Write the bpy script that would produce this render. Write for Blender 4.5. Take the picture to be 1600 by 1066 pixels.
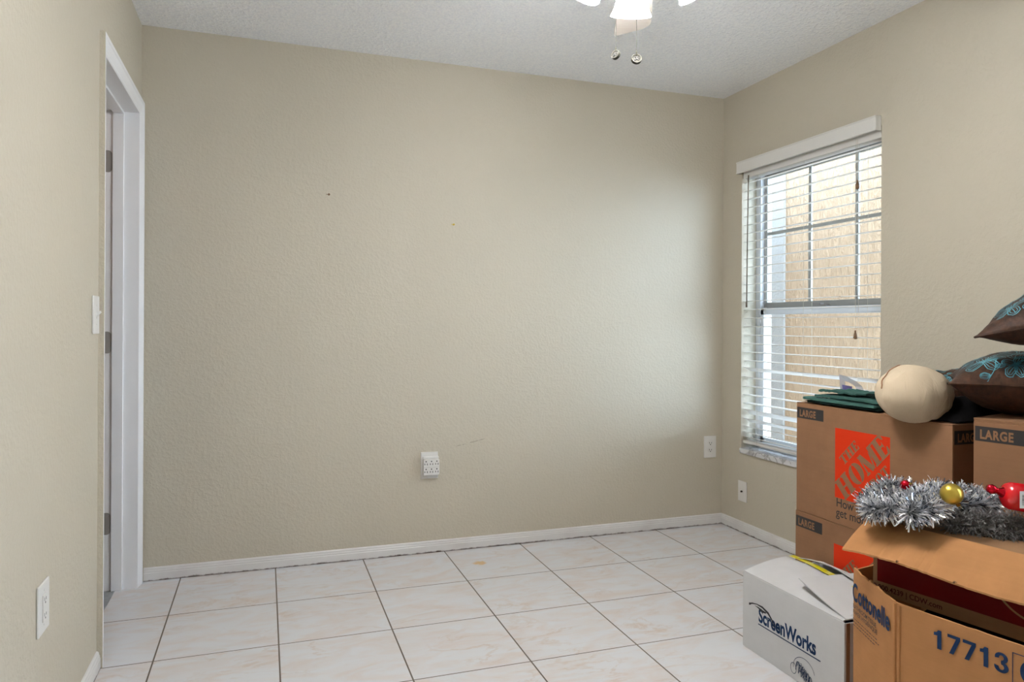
import bpy, math, random
from mathutils import Vector, Matrix, noise

S = bpy.context.scene
for o in list(bpy.data.objects):
    bpy.data.objects.remove(o)
COL = S.collection
random.seed(7)

def lin(r, g, b):
    f = lambda c: (c/255/12.92) if c/255 <= .04045 else ((c/255+.055)/1.055)**2.4
    return (f(r), f(g), f(b))

# ------------------------------------------------------------------ camera
W = 3.0047            # room width (left wall x=0, right wall x=W)
H = 2.44              # ceiling height
YN = -3.66            # near wall (behind the camera), far wall is y=0
CAM = Vector((.5158, -3.4952, 1.1309))
TH, ROLL, FPX, CY = .3325, .0049, 1117.94, 508.5
cd = bpy.data.cameras.new('camera')
cam = bpy.data.objects.new('camera', cd); COL.objects.link(cam)
cd.sensor_width = 36.0; cd.sensor_fit = 'HORIZONTAL'
cd.lens = FPX/1600*36.0
cd.shift_y = (CY-533)/1600
cd.clip_start = .02
cam.matrix_world = (Matrix.Translation(CAM) @ Matrix.Rotation(-TH, 4, 'Z')
                    @ Matrix.Rotation(math.pi/2, 4, 'X') @ Matrix.Rotation(ROLL, 4, 'Z'))
S.camera = cam
S.view_settings.view_transform = 'Standard'
S.view_settings.look = 'None'
S.view_settings.gamma = 1
S.view_settings.use_curve_mapping = False
S.view_settings.exposure = 0.14

# ------------------------------------------------------------------ daylight
SKY = 11.5
world = bpy.data.worlds.new('sky'); S.world = world; world.use_nodes = True
wn = world.node_tree.nodes; wl = world.node_tree.links
bg = wn['Background']
bg.inputs[0].default_value = (.63, .81, 1.0, 1)
bg.inputs[1].default_value = SKY
LAMP_W = 6.0
LAMP_C = (1.0, .94, .86)

# ------------------------------------------------------------------ mesh helpers
class MB:
    def __init__(s):
        s.v = []; s.f = []; s.m = []; s.cur = 0
    def add(s, vs, fs, mi=None):
        b = len(s.v); s.v += [tuple(p) for p in vs]
        for f in fs:
            s.f.append([b+i for i in f]); s.m.append(s.cur if mi is None else mi)
    def box(s, x0, x1, y0, y1, z0, z1, mi=None):
        x0, x1 = min(x0, x1), max(x0, x1); y0, y1 = min(y0, y1), max(y0, y1); z0, z1 = min(z0, z1), max(z0, z1)
        s.add([(x0,y0,z0),(x1,y0,z0),(x1,y1,z0),(x0,y1,z0),(x0,y0,z1),(x1,y0,z1),(x1,y1,z1),(x0,y1,z1)],
              [(0,3,2,1),(4,5,6,7),(0,1,5,4),(1,2,6,5),(2,3,7,6),(3,0,4,7)], mi)
    def slab(s, quad, t, mi=None):
        """thick panel: quad of 4 (or n) points, thickness along -normal"""
        q = [Vector(p) for p in quad]
        n = (q[1]-q[0]).cross(q[-1]-q[0]).normalized()
        k = len(q); vs = q + [p-n*t for p in q]
        fs = [tuple(range(k)), tuple(range(2*k-1, k-1, -1))] + [(i, i+k, (i+1) % k+k, (i+1) % k) for i in range(k)]
        s.add(vs, fs, mi)
    def tube(s, pts, r, n=8, cap=True, mi=None):
        pts = [Vector(p) for p in pts]; rr = r if isinstance(r, (list, tuple)) else [r]*len(pts)
        vs = []; prev = None
        for i, p in enumerate(pts):
            d = (pts[min(i+1, len(pts)-1)]-pts[max(i-1, 0)]).normalized()
            a = d.orthogonal().normalized() if prev is None else (prev - d*prev.dot(d)).normalized()
            prev = a; b = d.cross(a)
            for k in range(n):
                t = 2*math.pi*k/n
                vs.append(p+(a*math.cos(t)+b*math.sin(t))*rr[i])
        fs = [(i*n+k, i*n+(k+1) % n, (i+1)*n+(k+1) % n, (i+1)*n+k) for i in range(len(pts)-1) for k in range(n)]
        if cap:
            fs += [tuple(range(n-1, -1, -1)), tuple((len(pts)-1)*n+k for k in range(n))]
        s.add(vs, fs, mi)
    def lathe(s, prof, M=None, n=32, mi=None):
        """prof: list of (r, z)"""
        M = M or Matrix()
        vs = []; fs = []
        for r, z in prof:
            for k in range(n):
                t = 2*math.pi*k/n
                vs.append(M @ Vector((r*math.cos(t), r*math.sin(t), z)))
        for i in range(len(prof)-1):
            for k in range(n):
                fs.append((i*n+k, i*n+(k+1) % n, (i+1)*n+(k+1) % n, (i+1)*n+k))
        s.add(vs, fs, mi)
    def grid(s, fn, nu, nv, mi=None, flip=False):
        vs = [fn(i/nu, j/nv) for j in range(nv+1) for i in range(nu+1)]
        fs = []
        for j in range(nv):
            for i in range(nu):
                a = j*(nu+1)+i; q = (a, a+1, a+nu+2, a+nu+1)
                fs.append(q[::-1] if flip else q)
        s.add(vs, fs, mi)
    def sheet(s, fn, nu, nv, t, mi=None):
        """closed sheet with thickness t (downwards along z)"""
        top = lambda u, v: Vector(fn(u, v))
        bot = lambda u, v: Vector(fn(u, v)) - Vector((0, 0, t))
        s.grid(top, nu, nv, mi); s.grid(bot, nu, nv, mi, True)
        per = [(i/nu, 0) for i in range(nu)]+[(1, j/nv) for j in range(nv)]+[(1-i/nu, 1) for i in range(nu)]+[(0, 1-j/nv) for j in range(nv)]
        k = len(per)
        s.add([top(*p) for p in per]+[bot(*p) for p in per], [(i, i+k, (i+1) % k+k, (i+1) % k) for i in range(k)], mi)
    def sphere(s, c, r, M=None, nu=24, nv=14, mi=None):
        prof = [(max(1e-5, r*math.sin(math.pi*i/nv)), -r*math.cos(math.pi*i/nv)) for i in range(nv+1)]
        s.lathe(prof, Matrix.Translation(c) @ (M or Matrix()), nu, mi)
    def xf(s, M):
        s.v = [tuple(M @ Vector(p)) for p in s.v]; return s
    def build(s, name, mats, parent=None, smooth=False, bevel=0, seg=2):
        me = bpy.data.meshes.new(name); me.from_pydata(s.v, [], s.f)
        mats = mats if isinstance(mats, (list, tuple)) else [mats]
        for m in mats: me.materials.append(m)
        me.polygons.foreach_set('material_index', s.m)
        if smooth: me.polygons.foreach_set('use_smooth', [True]*len(me.polygons))
        me.validate(); me.update()
        o = bpy.data.objects.new(name, me); COL.objects.link(o)
        if parent is not None: o.parent = parent
        if bevel:
            b = o.modifiers.new('bevel', 'BEVEL'); b.width = bevel; b.segments = seg; b.limit_method = 'ANGLE'
        return o

def thing(name, label, cat, loc=(0, 0, 0), rz=0, group=None):
    o = bpy.data.objects.new(name, None); COL.objects.link(o)
    o.empty_display_size = .05
    o.location = loc; o.rotation_euler = (0, 0, rz)
    o['label'] = label; o['category'] = cat
    if group: o['group'] = group
    return o
def tag(o, label, cat, group=None):
    o['label'] = label; o['category'] = cat
    if group: o['group'] = group
    return o
def struct(o):
    o['kind'] = 'structure'; return o

_fc = {}
def text_mb(txt, M, size=1.0, bold=0.0, sx=1.0, ext=.0002, space=1.0, line=1.0, align='LEFT'):
    """lettering as mesh, laid in the plane of M (x right, y up, z out)"""
    cu = bpy.data.curves.new('lettering', 'FONT')
    cu.body = txt; cu.size = size; cu.offset = bold; cu.extrude = 0; cu.space_character = space; cu.space_line = line
    cu.resolution_u = 5; cu.align_x = align; cu.fill_mode = 'FRONT'
    ob = bpy.data.objects.new('lettering', cu); COL.objects.link(ob)
    dg = bpy.context.evaluated_depsgraph_get(); dg.update()
    me = ob.evaluated_get(dg).to_mesh()
    mb = MB()
    mb.add([M @ Vector((v.co.x*sx, v.co.y, ext)) for v in me.vertices], [tuple(p.vertices) for p in me.polygons])
    ob.evaluated_get(dg).to_mesh_clear()
    bpy.data.objects.remove(ob); bpy.data.curves.remove(cu)
    return mb
def frame(o, r, u):
    r = Vector(r).normalized(); u = Vector(u).normalized(); n = r.cross(u)
    M = Matrix((r, u, n)).transposed().to_4x4(); M.translation = Vector(o); return M

# ------------------------------------------------------------------ materials
def mat(name, col, rough=.6, metal=0, spec=.5, **k):
    m = bpy.data.materials.new(name); m.use_nodes = True
    b = m.node_tree.nodes['Principled BSDF']
    b.inputs['Base Color'].default_value = (*col, 1)
    b.inputs['Roughness'].default_value = rough
    b.inputs['Metallic'].default_value = metal
    b.inputs['Specular IOR Level'].default_value = spec
    for a, v in k.items(): b.inputs[a.replace('_', ' ')].default_value = v
    return m
class N:
    def __init__(s, m): s.t = m.node_tree; s.b = s.t.nodes['Principled BSDF']
    def n(s, ty, **k):
        x = s.t.nodes.new(ty)
        for a, v in k.items():
            if a.startswith('i_'):
                x.inputs[a[2:].replace('_', ' ')].default_value = v
            else: setattr(x, a, v)
        return x
    def l(s, a, b): s.t.links.new(a, b)
    def math(s, op, a, b=None, c=None, clamp=False):
        x = s.t.nodes.new('ShaderNodeMath'); x.operation = op; x.use_clamp = clamp
        for i, q in enumerate((a, b, c)):
            if q is None: continue
            if isinstance(q, (int, float)): x.inputs[i].default_value = q
            else: s.l(q, x.inputs[i])
        return x.outputs[0]
    def mix(s, f, a, b, blend='MIX'):
        x = s.t.nodes.new('ShaderNodeMix'); x.data_type = 'RGBA'; x.blend_type = blend
        for i, q in ((0, f), (6, a), (7, b)):
            if isinstance(q, (int, float)): x.inputs[i].default_value = q
            elif isinstance(q, tuple): x.inputs[i].default_value = (*q[:3], 1)
            else: s.l(q, x.inputs[i])
        return x.outputs[2]
    def ramp(s, f, a, b, ca=(0, 0, 0), cb=(1, 1, 1)):
        x = s.t.nodes.new('ShaderNodeValToRGB'); s.l(f, x.inputs[0])
        e = x.color_ramp.elements; e[0].position = a; e[1].position = b; e[0].color = (*ca, 1); e[1].color = (*cb, 1)
        return x.outputs[0]
    def noise(s, scale, detail=2, rough=.5, vec=None, dist=0):
        x = s.n('ShaderNodeTexNoise'); x.inputs['Scale'].default_value = scale; x.inputs['Detail'].default_value = detail
        x.inputs['Roughness'].default_value = rough; x.inputs['Distortion'].default_value = dist
        s.l(vec if vec is not None else s.co(), x.inputs['Vector']); return x.outputs['Fac']
    def co(s):
        if not hasattr(s, '_c'): s._c = s.n('ShaderNodeTexCoord').outputs['Object']
        return s._c
    def sc(s, v, sx, sy, sz):
        x = s.n('ShaderNodeMapping'); x.inputs['Scale'].default_value = (sx, sy, sz); s.l(v, x.inputs['Vector']); return x.outputs[0]
    def bump(s, h, strength, dist):
        x = s.n('ShaderNodeBump'); x.inputs['Strength'].default_value = strength; x.inputs['Distance'].default_value = dist
        s.l(h, x.inputs['Height']); s.l(x.outputs[0], s.b.inputs['Normal']); return x

def wall_mat(name, col, scratch=False):
    m = mat(name, col, .55, spec=.3); q = N(m)
    n1 = q.noise(75, 2, .5); n2 = q.noise(28, 2, .5)
    h = q.math('ADD', q.ramp(n1, .45, .62), q.math('MULTIPLY', q.ramp(n2, .45, .6), .6))
    q.bump(h, .3, .002)
    c = q.mix(q.math('MULTIPLY', q.ramp(q.noise(1.7, 3), .35, .7), .05), col, tuple(x*.85 for x in col))
    if scratch:
        sx = q.n('ShaderNodeSeparateXYZ'); q.l(q.co(), sx.inputs[0])
        x, z = sx.outputs[0], sx.outputs[2]
        # hairline scratch from (1.436,.522) to (1.577,.551)
        d = q.math('ABSOLUTE', q.math('SUBTRACT', q.math('SUBTRACT', z, .522), q.math('MULTIPLY', q.math('SUBTRACT', x, 1.436), .206)))
        wob = q.math('MULTIPLY', q.math('SUBTRACT', q.noise(40), .5), .012)
        d = q.math('ABSOLUTE', q.math('ADD', d, wob))
        mk = q.math('LESS_THAN', d, .0014)
        mk = q.math('MULTIPLY', mk, q.math('GREATER_THAN', x, 1.43)); mk = q.math('MULTIPLY', mk, q.math('LESS_THAN', x, 1.58))
        c = q.mix(q.math('MULTIPLY', mk, .35), c, (.12, .09, .07))
    q.l(c, q.b.inputs['Base Color'])
    return m
CREAM = lin(199, 191, 174)
M_wall = wall_mat('painted orange peel drywall', CREAM)
M_wallfar = wall_mat('painted orange peel drywall far', CREAM, True)
M_hall = wall_mat('hallway drywall', lin(214, 190, 165))

M_ceil = mat('popcorn ceiling', lin(214, 214, 214), .9, spec=.1); q = N(M_ceil)
q.bump(q.math('ADD', q.noise(95, 3, .6), q.ramp(q.noise(50, 2), .5, .65)), .5, .004)
q.l(q.mix(q.ramp(q.noise(110, 2), .38, .62), lin(242, 244, 248), lin(252, 253, 254)), q.b.inputs['Base Color'])

M_white = mat('white semigloss paint', lin(244, 244, 246), .35)
q = N(M_white); q.bump(q.noise(30, 2), .15, .001)
M_plate = mat('white plastic', lin(228, 226, 222), .3)
M_slot = mat('dark slot', (.01, .01, .01), .6)
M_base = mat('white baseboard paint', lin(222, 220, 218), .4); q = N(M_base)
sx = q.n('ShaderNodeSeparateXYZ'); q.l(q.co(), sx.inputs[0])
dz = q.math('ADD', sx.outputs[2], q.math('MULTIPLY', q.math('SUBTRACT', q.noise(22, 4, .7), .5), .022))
foot_dark = q.ramp(dz, .002, .007, (1, 1, 1), (0, 0, 0))  # ragged dark brown line painted along the bottom, where the floor gap runs
q.l(q.mix(foot_dark, q.mix(q.math('MULTIPLY', q.ramp(q.noise(9, 3), .5, .7), .25), lin(222, 220, 218), lin(200, 188, 190)), (.07, .035, .02)), q.b.inputs['Base Color'])

# floor tile
T = .40026
M_floor = mat('glossy marbled ceramic tile', lin(214, 206, 200), .16, spec=.5); q = N(M_floor)
sx = q.n('ShaderNodeSeparateXYZ'); q.l(q.co(), sx.inputs[0]); X, Y = sx.outputs[0], sx.outputs[1]
gx = q.math('DIVIDE', q.math('SUBTRACT', X, .16695), T); gy = q.math('DIVIDE', q.math('ADD', Y, .0415), T)
def edge(g, w):
    f = q.math('ABSOLUTE', q.math('SUBTRACT', q.math('FRACT', q.math('ADD', g, .5)), .5))
    return q.math('LESS_THAN', f, w/T/2)
ex = q.math('MULTIPLY', edge(gx, .0052), q.math('LESS_THAN', X, 2.9)); ex = q.math('MULTIPLY', ex, q.math('GREATER_THAN', X, 0.0))
ey = q.math('MULTIPLY', edge(gy, .0045), q.math('LESS_THAN', Y, -.1))
gm = q.math('MAXIMUM', ex, ey)
ci = q.n('ShaderNodeCombineXYZ'); q.l(q.math('FLOOR', gx), ci.inputs[0]); q.l(q.math('FLOOR', gy), ci.inputs[1])
wnz = q.n('ShaderNodeTexWhiteNoise'); q.l(ci.outputs[0], wnz.inputs['Vector'])
vm = q.n('ShaderNodeVectorMath', operation='MULTIPLY_ADD'); q.l(wnz.outputs['Color'], vm.inputs[0]); vm.inputs[1].default_value = (7, 7, 7)
q.l(q.co(), vm.inputs[2])
mp = q.n('ShaderNodeMapping'); mp.inputs['Rotation'].default_value = (0, 0, -.45); mp.inputs['Scale'].default_value = (1, 2.6, 1)
q.l(vm.outputs[0], mp.inputs['Vector'])
cloud = q.noise(4.5, 4, .6, mp.outputs[0], 1.2)
vein = q.math('ABSOLUTE', q.math('SUBTRACT', q.noise(3.4, 5, .62, mp.outputs[0], .8), .5))
veinm = q.math('MULTIPLY', q.ramp(vein, .0, .03, (1, 1, 1), (0, 0, 0)), q.ramp(q.noise(5, 2, .5, vm.outputs[0]), .42, .66))
c = q.mix(q.ramp(cloud, .42, .68), lin(221, 222, 226), lin(220, 211, 208))
c = q.mix(q.math('MULTIPLY', veinm, .38), c, lin(203, 172, 146))
# stain on one tile near the far wall
ddx = q.math('SUBTRACT', X, 1.487); ddy = q.math('ADD', Y, .233)
rr = q.math('SQRT', q.math('ADD', q.math('MULTIPLY', ddx, ddx), q.math('MULTIPLY', ddy, q.math('MULTIPLY', ddy, 1.4))))
rr = q.math('ADD', rr, q.math('MULTIPLY', q.math('SUBTRACT', q.noise(45, 3, .6), .5), .06))
c = q.mix(q.math('MULTIPLY', q.ramp(rr, .018, .042, (1, 1, 1), (0, 0, 0)), .7), c, lin(226, 178, 96))
c = q.mix(gm, c, q.mix(q.noise(3, 2), lin(70, 60, 52), lin(120, 108, 98)))
q.l(c, q.b.inputs['Base Color'])
q.l(q.math('ADD', q.math('MULTIPLY', gm, .6), q.math('ADD', q.math('MULTIPLY', q.noise(6, 2), .06), .13)), q.b.inputs['Roughness'])
bm_ = q.bump(q.math('MULTIPLY', gm, -1.0), .5, .002)

M_hallfloor = mat('blue grey hall floor', lin(150, 156, 160), .5)
q = N(M_hallfloor); q.l(q.mix(q.noise(40, 3), lin(128, 134, 140), lin(170, 174, 176)), q.b.inputs['Base Color'])

def card(name, col, k=.08):
    m = mat(name, col, .82, spec=.15); q = N(m)
    n1 = q.noise(14, 3, .6); n2 = q.noise(1.0, 2, .5, q.sc(q.co(), 3, 3, 160))
    v = q.math('ADD', q.math('MULTIPLY', n1, .75), q.math('MULTIPLY', n2, .25))
    q.l(q.mix(q.ramp(v, .3, .7), tuple(x*(1-k) for x in col), tuple(min(1, x*(1+k)) for x in col)), q.b.inputs['Base Color'])
    q.bump(q.math('ADD', n1, q.noise(180, 2)), .12, .0015)
    return m
M_kraft = card('brown kraft cardboard', lin(138, 102, 75))
M_kraft2 = card('tan kraft cardboard', lin(176, 126, 82))
M_kraftin = card('raw cardboard inside', lin(140, 106, 76))
M_whitecard = card('white faced cardboard', lin(205, 205, 206), .03)
M_ink = mat('dark grey ink', lin(52, 50, 50), .7, spec=.2)
M_navy = mat('navy ink', lin(22, 48, 84), .7, spec=.2)
M_blackink = mat('faded black ink', lin(66, 64, 66), .8, spec=.2)
M_orange = mat('orange ink', lin(206, 50, 12), .75, spec=.2)
M_darkred = mat('dark red ink', lin(104, 4, 8), .7, spec=.2)
M_redtext = mat('red lettering', lin(84, 30, 22), .8, spec=.2)
M_yellow = mat('yellow strapping tape', lin(216, 200, 20), .45); q = N(M_yellow)
q.l(q.mix(q.ramp(q.noise(30, 3), .5, .62), lin(212, 196, 16), lin(226, 216, 120)), q.b.inputs['Base Color'])
M_green = mat('dark green cotton cloth', lin(60, 96, 90), .9, spec=.15); q = N(M_green); q.bump(q.noise(900, 1), .2, .0004)
M_greend = mat('blackish green cloth', lin(22, 38, 34), .9, spec=.1)
M_black = mat('matte black', lin(16, 15, 16), .95, spec=.05)
M_paper = mat('white tissue paper', lin(225, 224, 222), .8)
M_creamf = mat('cream sateen fabric', lin(206, 188, 162), .75, spec=.2); q = N(M_creamf)
q.bump(q.math('ADD', q.noise(10, 4, .55, q.sc(q.co(), 2.6, 2.6, .9), .8), q.math('MULTIPLY', q.noise(900, 1), .03)), .6, .012)
M_brownf = mat('brown satin fabric', lin(52, 34, 24), .55, spec=.2); q = N(M_brownf)
q.l(q.mix(q.ramp(q.noise(16, 3, .6, q.sc(q.co(), 4, 4, .6)), .3, .7), lin(38, 24, 17), lin(72, 46, 31)), q.b.inputs['Base Color'])
q.bump(q.noise(12, 3, .6, q.sc(q.co(), 2, 2, 1)), .5, .01)
M_teal = mat('turquoise embroidery thread', lin(74, 152, 168), .45, spec=.5); q = N(M_teal)
q.l(q.mix(q.ramp(q.noise(22, 3), .35, .65), lin(34, 78, 90), lin(98, 170, 186)), q.b.inputs['Base Color'])
M_silver = mat('silver tinsel foil', lin(246, 247, 250), .24, .8)
M_silverdark = mat('dark glint tinsel foil', lin(130, 136, 148), .15, 1.0)  # darker strips carry the tinsel's glitter contrast in their colour
M_darkfur = mat('charcoal chenille', lin(118, 116, 116), .75, spec=.3, Sheen_Weight=.4)
M_gold = mat('satin gold ornament', lin(198, 170, 74), .32, .85)
M_goldcap = mat('brass cap', lin(190, 160, 90), .25, 1)
M_red = mat('glossy red plastic', lin(206, 14, 26), .15, spec=.6, Coat_Weight=.5)
M_redfoil = mat('red foil', lin(190, 10, 34), .15, .8)
M_chrome = mat('brushed nickel', lin(170, 170, 168), .3, 1)
M_fob = mat('aged nickel', lin(60, 58, 50), .6, .2, spec=.2)
M_hinge = mat('grey painted steel', lin(150, 146, 142), .5, .1)
M_blade = mat('light washed fan blade', lin(196, 184, 172), .45); q = N(M_blade)
q.l(q.mix(q.noise(6, 4, .6, q.sc(q.co(), 1, 22, 1)), lin(180, 166, 152), lin(214, 206, 198)), q.b.inputs['Base Color'])
M_fanwhite = mat('white fan enamel', lin(232, 232, 230), .25)
M_shade = mat('lit frosted glass', (1, .97, .92), .4); b = M_shade.node_tree.nodes['Principled BSDF']
b.inputs['Emission Color'].default_value = (.95, .97, 1.0, 1); b.inputs['Emission Strength'].default_value = 72.0
M_dome = mat('lit opal glass', (.9, .88, .84), .4); b = M_dome.node_tree.nodes['Principled BSDF']
b.inputs['Emission Color'].default_value = (1, .84, .70, 1); b.inputs['Emission Strength'].default_value = 2.0
M_bulb = mat('lit bulb', (1, 1, 1), .4); b = M_bulb.node_tree.nodes['Principled BSDF']
b.inputs['Emission Color'].default_value = (*LAMP_C, 1); b.inputs['Emission Strength'].default_value = 20.0
M_slat = mat('white faux wood slat', lin(226, 224, 220), .4)
M_wand = mat('dull brown wand', lin(112, 98, 80), .5)
M_tassel = mat('brown wood tassel', lin(122, 92, 62), .5)
M_cord = mat('cream cord', lin(206, 200, 186), .8)
M_backlit = mat('backlit white window frame', lin(150, 150, 146), .4, .3)  # white frame, its backlit shade painted in as grey
M_vinyl = mat('white window vinyl', lin(205, 208, 212), .4)
M_glass = mat('window glass', (1, 1, 1), 0, Transmission_Weight=1.0, IOR=1.01)
M_sill = mat('white marble sill', lin(214, 214, 216), .3); q = N(M_sill)
vv = q.math('ABSOLUTE', q.math('SUBTRACT', q.noise(9, 5, .65, None, 1.0), .5))
q.l(q.mix(q.ramp(vv, 0, .05, (1, 1, 1), (0, 0, 0)), lin(216, 216, 218), lin(150, 148, 150)), q.b.inputs['Base Color'])
M_stucco = mat('peach stucco', lin(184, 162, 138), .95, spec=.1); q = N(M_stucco)
st = q.noise(12, 4, .7, q.sc(q.co(), 1, 3.0, .8), .4)
q.bump(q.math('ADD', q.ramp(st, .4, .6), q.math('MULTIPLY', q.noise(60, 2), .4)), .8, .012)
q.l(q.mix(q.ramp(q.noise(7, 5, .7, q.sc(q.co(), 1, 5, .7), 1.0), .56, .66), lin(190, 166, 140), lin(175, 150, 124)), q.b.inputs['Base Color'])
M_stuccow = mat('white stucco', lin(168, 168, 166), .95, spec=.1); q = N(M_stuccow); q.bump(q.noise(60, 3), .6, .01)
M_ground = mat('pale concrete path', lin(200, 196, 188), .9); q = N(M_ground); q.l(q.mix(q.noise(8, 4), lin(184, 180, 172), lin(208, 204, 196)), q.b.inputs['Base Color'])
M_plast = mat('clear film', lin(190, 190, 205), .3, Alpha=.45)
M_purple = mat('purple print', lin(96, 88, 150), .5, Alpha=.8)
M_doorp = mat('off white door paint', lin(214, 200, 188), .45)

# ------------------------------------------------------------------ setting
WT = .135  # left wall thickness
# door opening: y from DN to DF, height DH
DN, DF, DH = -.780, -.085, 2.03
VY0, VY1 = -3.44, -2.72                          # added window, unseen beside the camera
WY0, WY1, WZ0, WZ1 = -1.118, -.172, .462, 1.995   # window opening
mb = MB(); mb.box(-.078, W+.0, YN, 0, -.05, 0); struct(mb.build('floor', M_floor))
mb = MB(); mb.box(-1.3, -.0785, YN, .05, -.05, -.002); struct(mb.build('floor_hall', M_hallfloor))
mb = MB(); mb.box(-.2, W+.2, YN-.15, .15, H, H+.1); struct(mb.build('ceiling', M_ceil))
mb = MB(); mb.box(-WT, W+.2, 0, .12, -.05, H); struct(mb.build('wall_far', M_wallfar))
mb = MB(); mb.box(-WT, W+.2, YN-.12, YN, -.05, H); struct(mb.build('wall_near', M_wall))
mb = MB()
mb.box(-WT, 0, YN, DN-.02, -.001, H); mb.box(-WT, 0, DF+.02, 0, -.001, H); mb.box(-WT, 0, DN-.02, DF+.02, DH+.02, H)
struct(mb.build('wall_left', M_wall))
mb = MB()
mb.box(W, W+.2, VY1, WY0, -.05, H); mb.box(W, W+.2, YN, VY0, -.05, H)
mb.box(W, W+.2, VY0, VY1, -.05, WZ0); mb.box(W, W+.2, VY0, VY1, WZ1, H); mb.box(W, W+.2, WY1, 0, -.05, H)
mb.box(W, W+.2, WY0, WY1, -.05, WZ0-.028); mb.box(W, W+.2, WY0, WY1, WZ1, H)
struct(mb.build('wall_right', M_wall))
# hallway shell beyond the door
mb = MB(); mb.box(-1.4, -1.3, YN, .15, -.05, H); struct(mb.build('wall_hall_left', M_hall))
mb = MB(); mb.box(-1.3, -WT, .05, .15, -.05, H); struct(mb.build('wall_hall_far', M_hall))
mb = MB(); mb.box(-1.3, -WT, YN-.1, YN, -.05, H); struct(mb.build('wall_hall_near', M_hall))
mb = MB(); mb.box(-1.4, -.2, YN-.1, .15, H, H+.1); struct(mb.build('ceiling_hall', M_ceil))

# baseboards (profiled)
def baseboard(name, p0, p1, n):
    p0 = Vector(p0); p1 = Vector(p1); n = Vector(n)
    prof = [(0, .001), (.0125, .001), (.0125, .034), (.0105, .037), (.0105, .043), (.008, .047), (.0075, .053), (.004, .057), (0, .058)]
    vs = [p + n*a + Vector((0, 0, z)) for p in (p0, p1) for a, z in prof]
    k = len(prof)
    mb = MB(); mb.add(vs, [(i, i+1, i+1+k, i+k) for i in range(k-1)]+[(k-1, 0, k, 2*k-1)]+[tuple(range(k))[::-1], tuple(range(k, 2*k))])
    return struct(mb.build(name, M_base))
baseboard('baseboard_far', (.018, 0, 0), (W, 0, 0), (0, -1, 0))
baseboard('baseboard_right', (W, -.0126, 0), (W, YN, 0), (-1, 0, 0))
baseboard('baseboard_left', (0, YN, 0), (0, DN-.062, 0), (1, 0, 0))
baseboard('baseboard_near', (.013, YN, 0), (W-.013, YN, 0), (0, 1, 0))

# door_1: casing, jamb, stop, hinges, leaf
door = struct(bpy.data.objects.new('door_1', None)); COL.objects.link(door); door.location = (-.0, DF, 0)
def dpart(mb, name, m, parent=door, **k):
    o = mb.xf(Matrix.Translation((0, -DF, 0))).build(name, m, parent if parent is door else parent, **k); return o
CW = .060
def casing_prof(t0, t1):  # (across from inner edge 0 to outer CW, thickness)
    return [(0, 0), (0, .006), (.006, .009), (.010, .009), (.014, .0075), (.030, .012), (.044, .015), (.048, .0175), (CW, .0175), (CW, 0)]
def casing_leg(yin, sgn, z1, outer_mat=0):
    pr = casing_prof(0, 0); mb = MB(); k = len(pr)
    # mitred top
    vs = []
    for a, t in pr: vs.append((t, yin+sgn*a, 0.0))
    for a, t in pr: vs.append((t, yin+sgn*a, z1+a))
    fs = [(i, (i+1) % k, (i+1) % k+k, i+k) for i in range(k)]
    mb.add(vs, fs + [tuple(range(k)), tuple(range(2*k-1, k-1, -1))])
    # wall paint lapped on the outer edge
    if outer_mat:
        for i in range(k):
            if i == k-2: mb.m[i] = 1
    return mb
dpart(casing_leg(DF-.004+.004, 1, DH), 'casing_leg', [M_white, M_wall])
dpart(casing_leg(DN, -1, DH, 1), 'casing_leg', [M_white, M_wall])
pr = casing_prof(0, 0); k = len(pr); mb = MB()
vs = [(t, DN-a, DH+a) for a, t in pr]+[(t, DF+a, DH+a) for a, t in pr]
mb.add(vs, [(i, (i+1) % k, (i+1) % k+k, i+k) for i in range(k)]); dpart(mb, 'casing_head', [M_white])
# jamb boards
def jamb(y0, y1, nm):
    mb = MB(); mb.box(-WT, 0, y0, y1, 0, DH+.018); dpart(mb, nm, M_white)
jamb(DF, DF+.018, 'jamb'); jamb(DN-.018, DN, 'jamb')
mb = MB(); mb.box(-WT, 0, DN, DF, DH, DH+.018); dpart(mb, 'head_jamb', M_white)
sx0, sx1 = -.094, -.052
mb = MB(); mb.box(sx0, sx1, DF-.011, DF, 0, DH-.011); dpart(mb, 'door_stop', M_white, bevel=.0015)
mb = MB(); mb.box(sx0, sx1, DN, DN+.011, 0, DH-.011); dpart(mb, 'door_stop', M_white, bevel=.0015)
mb = MB(); mb.box(sx0, sx1, DN, DF, DH-.011, DH); dpart(mb, 'door_stop', M_white, bevel=.0015)
for hz in (1.815, 1.05, .285):
    mb = MB(); n = 10
    # rounded leaf on the jamb rabbet
    pts = []
    hh, r = .046, .014
    for cx_, cz_, a0 in ((-.112+.0, hz+hh-r, 0), (-.112, hz-hh+r, -math.pi/2)):
        for i in range(n+1):
            a = a0+ (math.pi/2)*i/n
            pts.append((cx_+r*math.cos(a)-.0, cz_+r*math.sin(a)))
    pts = [( -.135, hz-hh)] + pts[n+1:] + pts[:n+1] + [(-.135, hz+hh)]
    mb.slab([(x, DF-.0012, z) for x, z in pts][::-1], .0012)
    h = dpart(mb, 'hinge', M_hinge)
    mb = MB(); mb.tube([(-.142, DF-.004, hz-hh), (-.142, DF-.004, hz+hh)], .006, 10)
    for dzz in (-.03, 0, .03):
        mb.tube([(-.112, DF-.0012, hz+dzz), (-.112, DF-.0028, hz+dzz)], .0035, 8)
    o = mb.xf(Matrix.Translation((0, -DF, 0))).build('hinge_pin', M_hinge, h)
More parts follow.
